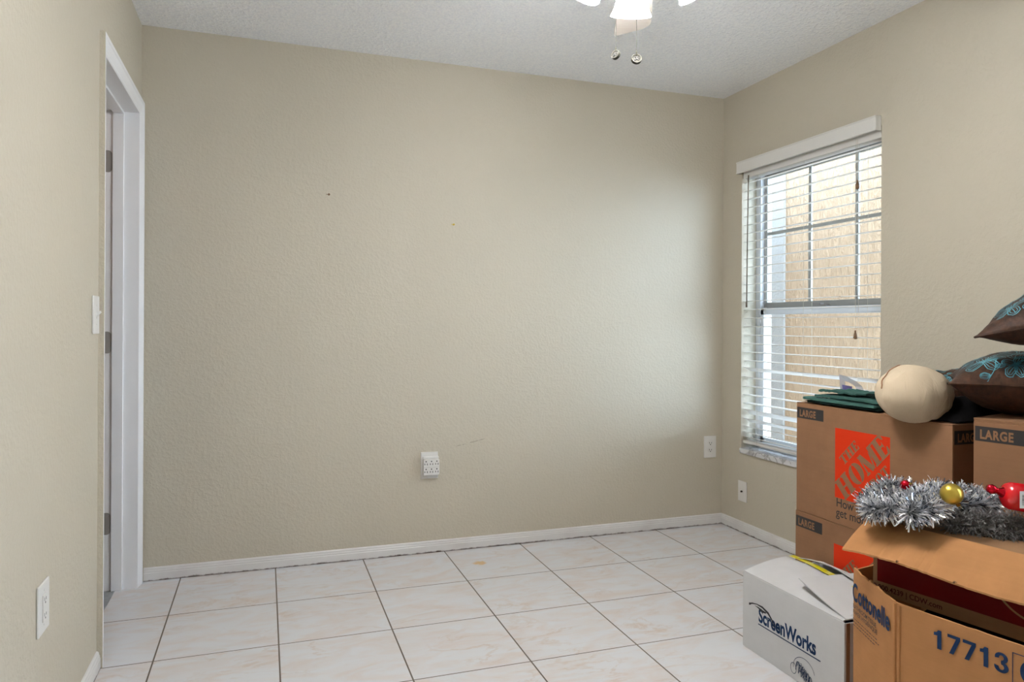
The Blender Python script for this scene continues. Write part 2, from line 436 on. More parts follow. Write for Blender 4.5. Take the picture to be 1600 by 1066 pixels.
# door leaf swung open into the hall
mb = MB(); LW = DF-DN-.006
mb.box(-.148-LW, -.148, DF+.0, DF+.035, .008, DH-.004)
for z0, z1 in ((.22, .95), (1.08, 1.86)):
    for x0, x1 in ((-.148-LW+.11, -.148-LW/2-.04), (-.148-LW/2+.04, -.148-.11)):
        mb.box(x0, x1, DF-.004, DF, z0, z1); mb.box(x0+.02, x1-.02, DF-.008, DF-.004, z0+.02, z1-.02)
leaf = dpart(mb, 'door_leaf', M_doorp, bevel=.002)
mb = MB(); mb.tube([(-.148-LW+.06, DF-.0, .95), (-.148-LW+.06, DF-.045, .95)], .012, 12); mb.sphere((-.148-LW+.06, DF-.06, .95), .027)
mb.xf(Matrix.Translation((0, -DF, 0))).build('door_knob', M_chrome, leaf, smooth=True)

# window_1
win = struct(bpy.data.objects.new('window_1', None)); COL.objects.link(win); win.location = (W+.1, (WY0+WY1)/2, WZ0)
IW = Matrix.Translation((-(W+.1), -(WY0+WY1)/2, -WZ0))
def wpart(mb, name, m, parent=win, **k): return mb.xf(IW).build(name, m, parent, **k)
FX = W+.095
mb = MB(); fw = .038
mb.box(FX, FX+.05, WY0, WY0+fw, WZ0, WZ1); mb.box(FX, FX+.05, WY1-fw, WY1, WZ0, WZ1)
mb.box(FX, FX+.05, WY0, WY1, WZ0, WZ0+.03); mb.box(FX, FX+.05, WY0, WY1, WZ1-.03, WZ1)
wpart(mb, 'window_frame', M_vinyl, bevel=.002)
gy0, gy1 = WY0+fw, WY1-fw
mb = MB(); ux = FX+.026
mb.box(ux, ux+.02, gy0, gy0+.022, 1.235, WZ1-.03); mb.box(ux, ux+.02, gy1-.022, gy1, 1.235, WZ1-.03)
mb.box(ux, ux+.02, gy0, gy1, 1.228, 1.262); mb.box(ux, ux+.02, gy0, gy1, WZ1-.05, WZ1-.03)
us = wpart(mb, 'upper_sash', M_backlit, bevel=.0015)
mb = MB()
for yy in (-.553, -.858): mb.box(ux+.004, ux+.014, yy-.0095, yy+.0095, 1.25, WZ1-.04)
mb.box(ux+.003, ux+.015, gy0+.01, gy1-.01, 1.632, 1.648)
mb.xf(IW).build('muntin', M_backlit, us)
mb = MB(); mb.box(ux+.008, ux+.011, gy0+.01, gy1-.01, 1.25, WZ1-.04); mb.xf(IW).build('pane', M_glass, us)
mb = MB(); lx = FX+.002
mb.box(lx, lx+.022, gy0, gy0+.026, WZ0+.03, 1.235); mb.box(lx, lx+.022, gy1-.026, gy1, WZ0+.03, 1.235)
mb.box(lx, lx+.022, gy0, gy1, 1.196, 1.232); mb.box(lx, lx+.022, gy0, gy1, WZ0+.03, WZ0+.062)
ls = wpart(mb, 'lower_sash', M_vinyl, bevel=.0015)
mb = MB(); mb.box(lx+.009, lx+.012, gy0+.01, gy1-.01, WZ0+.05, 1.21); mb.xf(IW).build('pane', M_glass, ls)
mb = MB(); mb.box(lx-.004, lx+.02, -.70, -.62, 1.232, 1.240); mb.tube([(lx+.005, -.66, 1.24), (lx+.005, -.66, 1.25)], .012, 12); mb.box(lx-.012, lx+.008, -.665, -.615, 1.244, 1.251)
mb.xf(IW).build('sash_lock', M_hinge, ls)
mb = MB(); mb.box(W-.012, FX+.01, WY0-.004+.004, WY1, WZ0-.028, WZ0); wpart(mb, 'window_sill', M_sill, bevel=.004)

# fill_window: unseen window added for daylight fill, nearer the viewer in the same wall
win2 = struct(bpy.data.objects.new('fill_window', None)); COL.objects.link(win2); win2.location = (W+.1, (VY0+VY1)/2, WZ0)
I2 = Matrix.Translation((-(W+.1), -(VY0+VY1)/2, -WZ0))
mb = MB()
mb.box(FX, FX+.05, VY0, VY0+fw, WZ0, WZ1); mb.box(FX, FX+.05, VY1-fw, VY1, WZ0, WZ1)
mb.box(FX, FX+.05, VY0, VY1, WZ0, WZ0+.03); mb.box(FX, FX+.05, VY0, VY1, WZ1-.03, WZ1); mb.box(FX, FX+.05, VY0, VY1, 1.21, 1.25)
mb.xf(I2).build('window_frame', M_vinyl, win2, bevel=.002)
mb = MB(); mb.box(FX+.02, FX+.023, VY0+fw-.005, VY1-fw+.005, WZ0+.028, WZ1-.028); mb.xf(I2).build('pane', M_glass, win2)
mb = MB(); mb.box(W-.012, FX+.0, VY0, VY1, WZ0-.0, WZ0+.02); mb.xf(I2).build('window_sill', M_sill, win2, bevel=.004)

# exterior
mb = MB(); mb.box(4.55, 7.0, -.75, 1.32, -.6, 3.1); struct(mb.build('wall_outside', M_stucco))
mb = MB(); mb.box(4.53, 7.0, 1.32, 5, -.6, 3.1); struct(mb.build('trim_1', M_stuccow))
mb = MB(); mb.box(W+.2, 30, -12, 12, -.7, -.6); struct(mb.build('ground_outside', M_ground))

# unseen outer wall and eave, added to cut sky light on the neighbour wall
mb = MB(); mb.box(W, W+.2, .12, 7, -.6, H+.1); mb.box(W, W+.2, -9, YN-.12, -.6, H+.1); struct(mb.build('wall_outer', M_stucco))
mb = MB(); mb.box(W-.1, W+.75, -9, 7, H+.1, H+.26); struct(mb.build('added_eave', M_white))

# sky portal at the window (guides sampling of the sky only)
for py0, py1 in ((WY0, WY1), (VY0, VY1)):
    pl = bpy.data.lights.new('window_portal', 'AREA'); pl.shape = 'RECTANGLE'; pl.size = WZ1-WZ0; pl.size_y = py1-py0
    pl.cycles.is_portal = True
    po = bpy.data.objects.new('window_portal', pl); COL.objects.link(po)
    po.location = (W+.19, (py0+py1)/2, (WZ0+WZ1)/2); po.rotation_euler = (0, math.pi/2, 0)

# ------------------------------------------------------------------ blind
bl = thing('window_blind', 'white two-inch slatted venetian blind lowered over the window, valance on top', 'window blind', (W+.035, (WY0+WY1)/2, WZ1))
IB = Matrix.Translation((-(W+.035), -(WY0+WY1)/2, -WZ1))
def bpart(mb, name, m, parent=bl, **k): return mb.xf(IB).build(name, m, parent, **k)
mb = MB(); vx = W-.030
mb.box(vx, vx+.010, -1.116, -.160, 1.972, 2.036)
mb.box(vx-.003, vx, -1.116, -.160, 1.972, 1.979); mb.box(vx-.003, vx, -1.116, -.160, 2.029, 2.036)
val = bpart(mb, 'valance', M_slat, bevel=.002)
mb = MB()
mb.box(vx+.010, W-.0005, -1.116, -1.108, 1.972, 2.036)
mb.xf(IB).build('valance_return', M_slat, val, bevel=.001)
mb = MB(); mb.box(vx+.010, W-.0005, -.168, -.160, 1.972, 2.036)
mb.xf(IB).build('valance_return', M_slat, val, bevel=.001)
mb = MB(); mb.box(W+.005, W+.058, WY0+.006, WY1-.006, 1.945, 1.992); bpart(mb, 'head_rail', M_slat, bevel=.002)
SX = W+.032; sy0, sy1 = -1.112, -.180
def slat_mb():
    mb = MB(); n = 6; ps = []
    for i in range(n+1):
        t = -1+2*i/n; ps.append((t*.025, .0022*(1-t*t)))
    prof = [(x, z+.0014) for x, z in ps]+[(x, z-.0014) for x, z in ps[::-1]]; k = len(prof)
    vs = [(x, (sy0-sy1)/2, z) for x, z in prof]+[(x, (sy1-sy0)/2, z) for x, z in prof]
    mb.add(vs, [(i, (i+1) % k, (i+1) % k+k, i+k) for i in range(k)]+[tuple(range(k))[::-1], tuple(range(k, 2*k))]); return mb
s0 = slat_mb().build('slat', M_slat, bl)
zs = []; z = 1.925
while z > .60: zs.append(z); z -= .0468
tilts = {}
zs += [.578, .545, .520]
nz = len(zs)
for i, z in enumerate(zs):
    s = s0 if i == 0 else s0.copy()
    if i: COL.objects.link(s); s.parent = bl
    s.location = (SX-(W+.035), (sy0+sy1)/2-(WY0+WY1)/2, z-WZ1)
    tl = random.uniform(-.015, .015) - .22*max(0, (z-1.08))
    if abs(z-.895) < .024: tl = .42
    if abs(z-.845) < .024: tl = .25
    if abs(z-.66) < .024: tl = .62
    if abs(z-.61) < .03: tl = .5
    if z < .59: tl = .25
    s.rotation_euler = (random.uniform(-.0012, .0012), tl, 0)
mb = MB(); mb.box(W+.006, W+.058, sy0, sy1, .490, .505); bpart(mb, 'bottom_rail', M_slat, bevel=.003)
for yy in (-.30, -.645, -.99):
    mb = MB()
    for xx in (SX-.026, SX+.026): mb.tube([(xx, yy, 1.95), (xx, yy, .50)], .0007, 5)
    for z in zs: mb.tube([(SX-.026, yy, z-.003), (SX+.026, yy, z-.003)], .0005, 4)
    bpart(mb, 'ladder_cord', M_cord)
mb = MB(); mb.tube([(W-.004, -.232, 1.955), (W-.006, -.228, 1.60), (W-.004, -.222, 1.245)], .0032, 8)
mb.tube([(W-.004, -.2215, 1.262), (W-.004, -.2215, 1.235)], .0048, 8)
bpart(mb, 'tilt_wand', M_wand, smooth=True)
def pull(yy, ztas, xx=W-.006, dy=.0):
    mb = MB(); mb.tube([(xx, yy+dy, 1.965), (xx, yy, ztas+.02)], .0009, 5)
    c = bpart(mb, 'lift_cord', M_cord)
    mb = MB(); mb.lathe([(.0001, .022), (.004, .021), (.0045, .012), (.0075, .002), (.0085, -.012), (.0065, -.018), (.0001, -.019)], Matrix.Translation((xx, yy, ztas)), 12)
    mb.xf(IB).build('tassel', M_tassel, c, smooth=True)
pull(-.993, 1.762); pull(-.985, 1.095, W-.006)

# ------------------------------------------------------------------ wall plates
def plate(name, label, cat, loc, rz, w, h, kind):
    t = thing(name, label, cat, loc, rz)   # local: x right, z up, -y out of the wall
    mb = MB(); mb.box(-w/2, w/2, -.006, -.0002, -h/2, h/2)
    mb.build('cover_plate', M_plate, t, bevel=.0025)
    if kind == 'decora':
        mb = MB(); mb.box(-.0165, .0165, -.0085, -.006, -.033, .033); o = mb.build('receptacle', M_plate, t, bevel=.001)
        for s in (-1, 1):
            zc = s*.019
            mb = MB(); mb.box(-.0075, -.0055, -.0088, -.0085, zc-.002, zc+.006); mb.build('slot', M_slot, o)
            mb = MB(); mb.box(.0055, .0075, -.0088, -.0085, zc-.002, zc+.005); mb.build('slot', M_slot, o)
            mb = MB(); mb.tube([(0, -.0085, zc-.007), (0, -.0088, zc-.007)], .0025, 10); mb.build('ground_hole', M_slot, o)
    if kind == 'toggle':
        mb = MB(); mb.box(-.005, .005, -.0075, -.006, -.012, .012)
        mb.add([(-.004, -.006, -.006), (.004, -.006, -.006), (.004, -.006, .008), (-.004, -.006, .008), (-.0035, -.019, .007), (.0035, -.019, .007), (.0035, -.017, .013), (-.0035, -.017, .013)],
               [(0, 1, 5, 4), (1, 2, 6, 5), (2, 3, 7, 6), (3, 0, 4, 7), (4, 5, 6, 7)])
        mb.build('toggle', M_plate, t)
    if kind == 'duplex':
        for s in (-1, 1):
            pts = []; zc = s*.0195
            for i in range(24):
                a = 2*math.pi*i/24; x = .0165*math.cos(a); z = max(-.0125, min(.0125, .0165*math.sin(a)))
                pts.append((x, -.0082, zc+z))
            mb = MB(); mb.slab(pts, .0022); o = mb.build('receptacle', M_plate, t)
            mb = MB(); mb.box(-.008, -.0055, -.0086, -.0082, zc-.001, zc+.008); mb.build('slot', M_slot, o)
            mb = MB(); mb.box(.0055, .008, -.0086, -.0082, zc-.001, zc+.007); mb.build('slot', M_slot, o)
            mb = MB(); mb.tube([(0, -.0082, zc-.006), (0, -.0086, zc-.006)], .003, 10); mb.build('ground_hole', M_slot, o)
    if kind == 'coax':
        mb = MB(); mb.tube([(0, -.006, 0), (0, -.014, 0)], .0048, 12); mb.build('coax_jack', M_fob, t, smooth=False)
        mb = MB()
        mb.tube([(0, -.014, 0), (0, -.0143, 0)], .0032, 10); mb.build('jack_hole', M_slot, t)
    if kind in ('toggle', 'duplex', 'coax', 'decora'):
        for z in ((0,) if kind == 'duplex' else (.042, -.042) if kind != 'toggle' else (.030, -.030)):
            mb = MB(); mb.tube([(0, -.006, z), (0, -.0068, z)], .003, 10); mb.build('screw', M_plate, t)
    return t
plate('wall_outlet', 'white rectangular outlet cover low on the left wall, nearest to the viewer', 'outlet', (0, -1.457, .432), math.pi/2, .092, .124, 'decora')
plate('light_switch', 'white toggle light switch on the left wall just beside the door', 'light switch', (0, -.893, 1.158), math.pi/2, .082, .122, 'toggle')
plate('wall_outlet', 'white two-socket outlet on the far wall close to the window corner', 'outlet', (2.921, 0, .443), 0, .080, .124, 'duplex')
plate('coax_plate', 'white cable socket plate with one dark jack, low on the wall below the window', 'wall plate', (W, -.192, .224), -math.pi/2, .072, .112, 'coax')
t = thing('outlet_adapter', 'white six-socket outlet adapter plugged in low on the middle of the far wall', 'outlet adapter', (1.291, 0, .434), 0)
mb = MB(); mb.box(-.043, .043, -.006, -.0002, -.066, .066); mb.build('cover_plate', M_plate, t, bevel=.002)
mb = MB(); mb.box(-.036, .044, -.034, -.006, -.044, .034); mb.box(-.036, .044, -.020, -.006, .034, .046)
ad = mb.build('adapter_body', M_plate, t, bevel=.003)
for zc in (.016, -.022):
    for xc in (-.023, .004, .031):
        mb = MB(); mb.tube([(xc, -.0338, zc+.008), (xc, -.0346, zc+.008)], .0032, 10); mb.build('ground_hole', M_slot, ad)
        mb = MB(); mb.box(xc-.0075, xc-.0045, -.0346, -.034, zc-.009, zc-.001); mb.build('slot', M_slot, ad)
        mb = MB(); mb.box(xc+.0045, xc+.0075, -.0346, -.034, zc-.010, zc-.001); mb.build('slot', M_slot, ad)
mb = MB(); mb.box(-.034, .042, -.0343, -.034, -.0052, -.0044); mb.build('seam', M_hinge, ad)

# wall anchors left in the far wall
def anchor(x, z, m, lab):
    mb = MB(); mb.tube([(x, 0, z), (x, -.004, z)], .0052, 10); mb.tube([(x, -.004, z), (x+.001, -.010, z-.001)], .0022, 8)
    mb.box(x-.013, x-.005, -.0018, -.0, z-.0012, z+.0012)
    tag(mb.build('wall_anchor', m), lab, 'wall anchor')
anchor(.800, 1.748, mat('brown plastic plug', lin(112, 84, 52), .5), 'tiny brown wall plug high on the left half of the far wall')
anchor(1.410, 1.636, mat('yellow plastic plug', lin(206, 176, 60), .5), 'tiny yellow wall plug near the middle of the far wall')

# ------------------------------------------------------------------ ceiling fan
FH = Vector((1.477, -1.764, 0))
fan = thing('ceiling_fan', 'white ceiling fan with lit bell glass shades and two pull chains', 'ceiling fan', (FH.x, FH.y, H))
def fp(mb, name, m, parent=fan, **k): return mb.xf(Matrix.Translation((0, 0, -H))).build(name, m, parent, **k)
mb = MB(); mb.lathe([(.0001, H), (.068, H), (.068, H-.02), (.05, H-.05), (.02, H-.065), (.0001, H-.065)]); fp(mb, 'canopy', M_fanwhite, smooth=True)
mb = MB(); mb.tube([(0, 0, H-.06), (0, 0, 2.27)], .0125, 14); fp(mb, 'down_rod', M_fanwhite, smooth=True)
mb = MB(); mb.lathe([(.0001, 2.275), (.05, 2.275), (.10, 2.262), (.12, 2.24), (.12, 2.20), (.105, 2.182), (.07, 2.172), (.0001, 2.172)]); fp(mb, 'motor_housing', M_fanwhite, smooth=True)
mb = MB(); mb.lathe([(.0001, 2.172), (.052, 2.172), (.052, 2.125), (.058, 2.12), (.058, 2.108), (.04, 2.09), (.0001, 2.083)]); fp(mb, 'switch_housing', M_fanwhite, smooth=True)
A0 = math.atan2(.279, .138)
for kk in range(5):
    R = Matrix.Rotation(A0+kk*2*math.pi/5, 4, 'Z') @ Matrix.Translation((0, 0, 2.155)) @ Matrix.Rotation(math.radians(-9), 4, 'X')
    mb = MB(); pts = []
    r0, r1 = .16, .545
    pts.append((r0, -.050)); pts.append((r1-.055, -.062))
    for i in range(1, 8):
        a = -math.pi/2 + math.pi/2*i/7; pts.append((r1-.055+.045*math.cos(a), -.017+.045*math.sin(a)))
    for i in range(7):
        a = math.pi/2*i/6; pts.append((r1-.012+.012*math.cos(a), .050+.012*math.sin(a)))
    pts.append((r0, .050)); pts.append((r0-.012, .03)); pts.append((r0-.012, -.03))
    mb.slab([R @ Vector((x, y, .003)) for x, y in pts], .006)
    bb = fp(mb, 'blade', M_blade)
    mb = MB(); mb.slab([R @ Vector(p) for p in ((.08, -.016, -.003), (.17, -.012, -.003), (.215, -.035, -.003), (.235, 0, -.003), (.215, .035, -.003), (.17, .012, -.003), (.08, .016, -.003))], .004)
    mb.xf(Matrix.Translation((0, 0, -H))).build('blade_iron', M_fanwhite, bb)
for kk in range(4):
    a = math.radians(70)+kk*math.pi/2
    d = Vector((math.cos(a), math.sin(a), 0))
    mb = MB()
    mb.tube([d*.03+Vector((0, 0, 2.11)), d*.07+Vector((0, 0, 2.146)), d*.110+Vector((0, 0, 2.136))], .008, 10)
    tilt = math.radians(30)
    ax = (d*math.sin(tilt)-Vector((0, 0, math.cos(tilt)))).normalized()
    M = ax.to_track_quat('Z', 'Y').to_matrix().to_4x4(); M.translation = d*.106+Vector((0, 0, 2.140))
    mb.lathe([(.0001, -.012), (.022, -.012), (.024, 0), (.024, .022), (.02, .026)], M, 20)
    fp(mb, 'lamp_arm', M_fanwhite, smooth=True)
    mb = MB()
    prof = [(.023, .018), (.030, .028), (.040, .045), (.045, .065), (.050, .088), (.060, .110), (.0585, .1105), (.0485, .088), (.0435, .065), (.0385, .045), (.028, .030)]
    mb.lathe(prof, M, 36); sh = fp(mb, 'lamp_shade', M_shade, smooth=True)
    mb = MB(); mb.sphere((0, 0, .055), .016, None, 16, 10); mb.xf(M)
    mb.xf(Matrix.Translation((0, 0, -H))).build('bulb', M_bulb, sh, smooth=True)
    ld = bpy.data.lights.new('fan_lamp', 'POINT'); ld.energy = LAMP_W; ld.color = LAMP_C; ld.shadow_soft_size = .02
    lo = bpy.data.objects.new('fan_lamp', ld); COL.objects.link(lo)
    lo.location = M @ Vector((0, 0, .092)) + FH
def chain(dx, dy, zf, disc_rot, rr):
    mb = MB()
    z = 2.095
    while z > zf+rr*.8+.002:
        mb.sphere((dx, dy, z), .0014, None, 6, 4); z -= .0042
    mb.tube([(dx, dy, 2.1), (dx, dy, zf+rr*.8)], .0005, 4)
    c = fp(mb, 'pull_chain', M_fob)
    M = Matrix.Translation((dx, dy, zf)) @ disc_rot
    mb = MB(); mb.lathe([(.0001, -.003), (rr*.75, -.003), (rr*.8, -.0045), (rr*.97, -.0045), (rr, -.003), (rr, .003), (rr*.97, .0045), (rr*.8, .0045), (rr*.75, .003), (.0001, .003)], M, 24)
    mb.tube([(dx, dy, zf+rr*.7), (dx, dy, zf+rr+.006)], .0022, 8)
    f = mb.xf(Matrix.Translation((0, 0, -H))).build('fob', M_fob, c)
    mb = MB()
    for s in (-1, 1):
        mb.tube([M @ Vector((rr*.5*math.cos(t*.6), rr*.45*math.sin(t*1.2), s*.0036)) for t in range(11)], .0012, 5)
    mb.xf(Matrix.Translation((0, 0, -H))).build('fob_emblem', M_slot, f)
camd = Vector((math.sin(TH), math.cos(TH), 0))
chain(1.407-FH.x, -1.761-FH.y, 1.862, Matrix.Rotation(-TH-.75, 4, 'Z') @ Matrix.Rotation(math.radians(74), 4, 'X'), .0128)
chain(1.460-FH.x, -1.779-FH.y, 1.851, Matrix.Rotation(-TH, 4, 'Z') @ Matrix.Rotation(math.radians(73), 4, 'X'), .0142)

# ------------------------------------------------------------------ cardboard boxes
def logo_mb(M, s):
    """orange square with knocked-out diagonal slab lettering; returns (square, letters)"""
    sq = MB(); sq.add([M @ Vector(p) for p in ((0, 0, .0003), (s, 0, .0003), (s, s*1.04, .0003), (0, s*1.04, .0003))], [(0, 1, 2, 3)])
    polys = []
    def cell(ch, x, w, t0, h, k):
        st = .30*w if k else .30*w
        R = lambda a, b, c, d: polys.append([(x+a*w, t0+b*h), (x+c*w, t0+b*h), (x+c*w, t0+d*h), (x+a*w, t0+d*h)])
        P = lambda pts: polys.append([(x+a*w, t0+b*h) for a, b in pts])
        se = .09
        if ch == 'T':
            R(.34, 0, .66, 1); R(.22, 0, .78, se); P([(0, 1), (0, .72), (.10, .72), (.18, .9), (.34, .9), (.34, 1)]); P([(1, 1), (.66, 1), (.66, .9), (.82, .9), (.90, .72), (1, .72)])
        if ch == 'H':
            for a in (.06, .60): R(a, 0, a+.32, 1); R(a-.07, 0, a+.39, se); R(a-.07, 1-se, a+.39, 1)
            R(.38, .44, .60, .53)
        if ch == 'E':
            R(.08, 0, .44, 1); R(0, 0, .9, se); R(0, 1-se, .9, 1); P([(.9, 0), (.9, .34), (.82, .34), (.66, se), (.66, 0)]); P([(.9, 1), (.66, 1), (.66, 1-se), (.82, .70), (.9, .70)])
            P([(.44, .46), (.62, .46), (.70, .34), (.70, .68), (.62, .56), (.44, .56)])
        if ch == 'M':
            R(.05, 0, .12, 1); R(-.02, 0, .2, se); P([(0, 1), (.26, 1), (.56, .12), (.44, 0), (.36, 0)]); P([(.50, .06), (.56, .0), (.74, .66), (.68, .82)])
            R(.72, 0, .96, 1); R(.66, 0, 1.03, se); R(.72, 1-se, 1.03, 1)
        if ch in 'OD':
            n = 16
            for s_ in (-1, 1):
                if ch == 'D' and s_ == -1:
                    R(.08, 0, .42, 1); R(0, 0, .5, se); R(0, 1-se, .5, 1); continue
                o = []; i_ = []
                for j in range(n+1):
                    t = -math.pi/2+math.pi*j/n
                    o.append((.5+s_*(.03+.46*math.cos(t)), .5+.5*math.sin(t))); i_.append((.5+s_*(.03+.13*math.cos(t)), .5+.42*math.sin(t)))
                for j in range(n):
                    pp = [o[j], o[j+1], i_[j+1], i_[j]]
                    P(pp if s_ == 1 else pp[::-1])
        if ch == 'P':
            R(.08, 0, .40, 1); R(0, 0, .5, se); R(0, 1-se, .5, 1)
            n = 10; o = []; i_ = []
            for j in range(n+1):
                t = -math.pi/2+math.pi*j/n
                o.append((.5+.42*math.cos(t), .72+.28*math.sin(t))); i_.append((.5+.12*math.cos(t), .72+.2*math.sin(t)))
            for j in range(n): P([o[j], o[j+1], i_[j+1], i_[j]])
    def word(txt, s0, s1, t0, t1, wts):
        tot = sum(wts); x = s0; gap = .06
        for ch, w in zip(txt, wts):
            ww = (s1-s0)*w/tot; cell(ch, x+ww*gap/2, ww*(1-gap), t0, t1-t0, 0); x += ww
    word('HOME', .13, 1.33, -.15, .15, (1.05, 1, 1.2, .85))
    word('THE', .46, .90, .215, .355, (1, 1.1, .9))
    word('DEPOT', .42, 1.10, -.355, -.215, (1, .9, .95, 1, .95))
    r2 = math.sqrt(.5)
    import bmesh
    bm = bmesh.new()
    for i_p, p in enumerate(polys):
        vs = [bm.verts.new(((a*r2-b*r2), (a*r2+b*r2), i_p*1.2e-5)) for a, b in p]
        try: bm.faces.new(vs)
        except Exception: pass
    for co, no in (((0, 0, 0), (-1, 0, 0)), ((1, 0, 0), (1, 0, 0)), ((0, 0, 0), (0, -1, 0)), ((0, 1, 0), (0, 1, 0))):
        bmesh.ops.bisect_plane(bm, geom=bm.verts[:]+bm.edges[:]+bm.faces[:], plane_co=co, plane_no=no, clear_outer=True)
    bm.verts.index_update()
    lt = MB(); lt.add([M @ Vector((v.co.x*s, v.co.y*s*1.04, .0007+v.co.z)) for v in bm.verts], [tuple(v.index for v in f.verts) for f in bm.faces])
    bm.free()
    return sq, lt
def size_label(M, w, h, parent):
    """M origin = label's lower left"""
    mb = MB(); mb.add([M @ Vector(p) for p in ((0, 0, .0003), (w, 0, .0003), (w, h, .0003), (0, h, .0003))], [(0, 1, 2, 3)])
    lb = mb.build('size_label', M_ink, parent)
    text_mb('LARGE', M @ Matrix.Translation((w*.09, h*.19, 0)), h*.84, .0014, w/h/4.45, .0007, 1.14).build('lettering', M_kraft, lb)
def closed_box(t, L, D, Hh, m, seam=True, mi=None):
    """box with local frame: x from 0 (printed face) to D, y from 0 to -L, z 0..Hh. four walls, bottom, four top flaps"""
    c = .004
    mb = MB()
    mb.box(0, c, -L, 0, 0, Hh-.004); mb.box(D-c, D, -L, 0, 0, Hh-.004)
    mb.box(c, D-c, -L, -L+c, 0, Hh-.004); mb.box(c, D-c, -c, 0, 0, Hh-.004); mb.box(c, D-c, -L+c, -c, 0, c)
    mb.build('carton_body', m, t, bevel=.0012, seg=1)
    for a, b in ((0.0, D/2-.0015), (D/2+.0015, D)):
        mb = MB(); mb.box(a, b, -L, 0, Hh-.004, Hh); mb.build('top_flap', m, t, bevel=.0012, seg=1)

def hd_box(loc, rz, label, L=.670, D=.382, Hh=.415, logo=True):
    t = thing('moving_box', label, 'cardboard box', loc, rz, 'large brown moving boxes')
    closed_box(t, L, D, Hh, M_kraft)
    F = frame((0, 0, 0), (0, -1, 0), (0, 0, 1))      # front face, x to the right
    size_label(F @ Matrix.Translation((.004, Hh-.060, 0)), .138, .042, t)
    if logo:
        s = .242
        sq, lt = logo_mb(F @ Matrix.Translation((.200, Hh-.325, 0)), s)
        lg = sq.build('store_logo', M_orange, t); lt.build('logo_lettering', M_kraft, lg)
        text_mb('How doers\nget more done.', F @ Matrix.Translation((.206, Hh-.357, 0)), .044, .0004, .93, .0004, 1, .8).build('slogan', M_ink, t)
    # side face
    G = frame((0, -L, 0), (1, 0, 0), (0, 0, 1))
    size_label(G @ Matrix.Translation((.007, Hh-.062, 0)), .138, .042, t)
    return t
hd_box((2.480, -1.214, .001), 0, 'brown moving box on the floor, bottom one of the stack under the window')
hd_box((2.480, -1.218, .4175), 0, 'brown moving box with orange store logo carrying the green cloth and cream cushion', Hh=.420)
# third one, turned a little, at the right
ang = math.atan2(-.479, -.878); rz3 = math.radians(13)
t2 = thing('cardboard_box', 'plain brown carton under the turned moving box at right', 'cardboard box', (2.446, -2.002, .001), rz3)
closed_box(t2, .56, .37, .440, M_kraft)
t3 = hd_box((2.436, -1.990, .4435), rz3, 'brown moving box turned at an angle at the right edge, under the brown cushions', L=.60, D=.382, Hh=.425, logo=False)
# its top flaps lifted slightly
mb = MB(); mb.slab([(.0, -.0, .4295), (.0, -.60, .4295), (.19, -.60, .440), (.19, -.0, .432)], .004); mb.build('loose_flap', M_kraft, t3)

# white carton on the floor
wb = thing('white_carton', 'open white carton with blue company print and yellow tape on the tiled floor', 'cardboard box', (2.124, -1.364, .001), 0)
L, D, Hh, c = .470, .340, .262, .004
mb = MB(); mb.box(0, c, -L, 0, 0, Hh); mb.box(D-c, D, -L, 0, 0, Hh); mb.box(c, D-c, -c, 0, 0, Hh); mb.box(c, D-c, -L, -L+c, 0, Hh-.002); mb.box(c, D-c, -L+c, -c, 0, c)
mb.box(.006, .02, -L-.0012, -L, 0, Hh-.002, 1)
mb.build('carton_body', [M_whitecard, M_kraft], wb, bevel=.0015, seg=1)
def curved_flap(fn, name, m, parent, nu=14, nv=8, t=.0035):
    mb = MB(); mb.sheet(fn, nu, nv, t); return mb.build(name, m, parent, smooth=False)
# long flap over the printed face, folded in and bulging slightly
curved_flap(lambda u, v: (.001+.205*v, -.006-(L-.012)*u*(1-.30*v*v*1.0)+(.030*v), Hh+.004+.020*math.sin(v*1.9)+.006*math.sin(u*5)*v), 'top_flap', M_whitecard, wb)
# far flap standing a little open at the back
curved_flap(lambda u, v: (.335-.122*v+.0*u, -.02-.30*u, Hh+.004+.030*v+.022*math.sin(u*3.0)*v), 'top_flap', M_whitecard, wb)
# near end flap, lifted free corner
curved_flap(lambda u, v: (.012+.31*u+.03*v, -L+.004+.235*v, Hh+.008+.028*v+.012*v*v-.012*u*v), 'top_flap', M_whitecard, wb)
mb = MB(); fn = lambda u, v: (.206+.028*(v-.5)+.012*math.sin(u*3), -.0-.42*u, Hh+.0295+.006*math.sin(u*5)+.0012)
mb.sheet(lambda u, v: (.196+.024*v-.012*u+.01*math.sin(u*3), -.002-.325*u, Hh+.0315+.004*math.sin(u*5+1)), 30, 3, .0006); mb.build('strapping_tape', M_yellow, wb)
# print on the face
F = frame((0, 0, 0), (0, -1, 0), (0, 0, 1))
txt = text_mb('ScreenWorks', F @ Matrix.Translation((.086, .118, 0)), .064, .0022, .755, .0005)
txt.build('company_name', M_navy, wb)
mb = MB(); mb.add([F @ Vector(p) for p in ((.084, .106, .0005), (.376, .106, .0005), (.376, .1095, .0005), (.084, .1095, .0005))], [(0, 1, 2, 3)]); mb.build('underline', M_navy, wb)
mb = MB()
def stroke(mb, M, pts, ws, z=.0006):
    vs = []
    for i, (x, y) in enumerate(pts):
        a = pts[max(0, i-1)]; b2 = pts[min(len(pts)-1, i+1)]
        dx, dy = b2[0]-a[0], b2[1]-a[1]; l = math.hypot(dx, dy) or 1
        w = (ws[i] if isinstance(ws, (list, tuple)) else ws)/2
        vs += [M @ Vector((x-dy/l*w, y+dx/l*w, z)), M @ Vector((x+dy/l*w, y-dx/l*w, z))]
    mb.add(vs, [(2*i, 2*i+1, 2*i+3, 2*i+2) for i in range(len(pts)-1)])
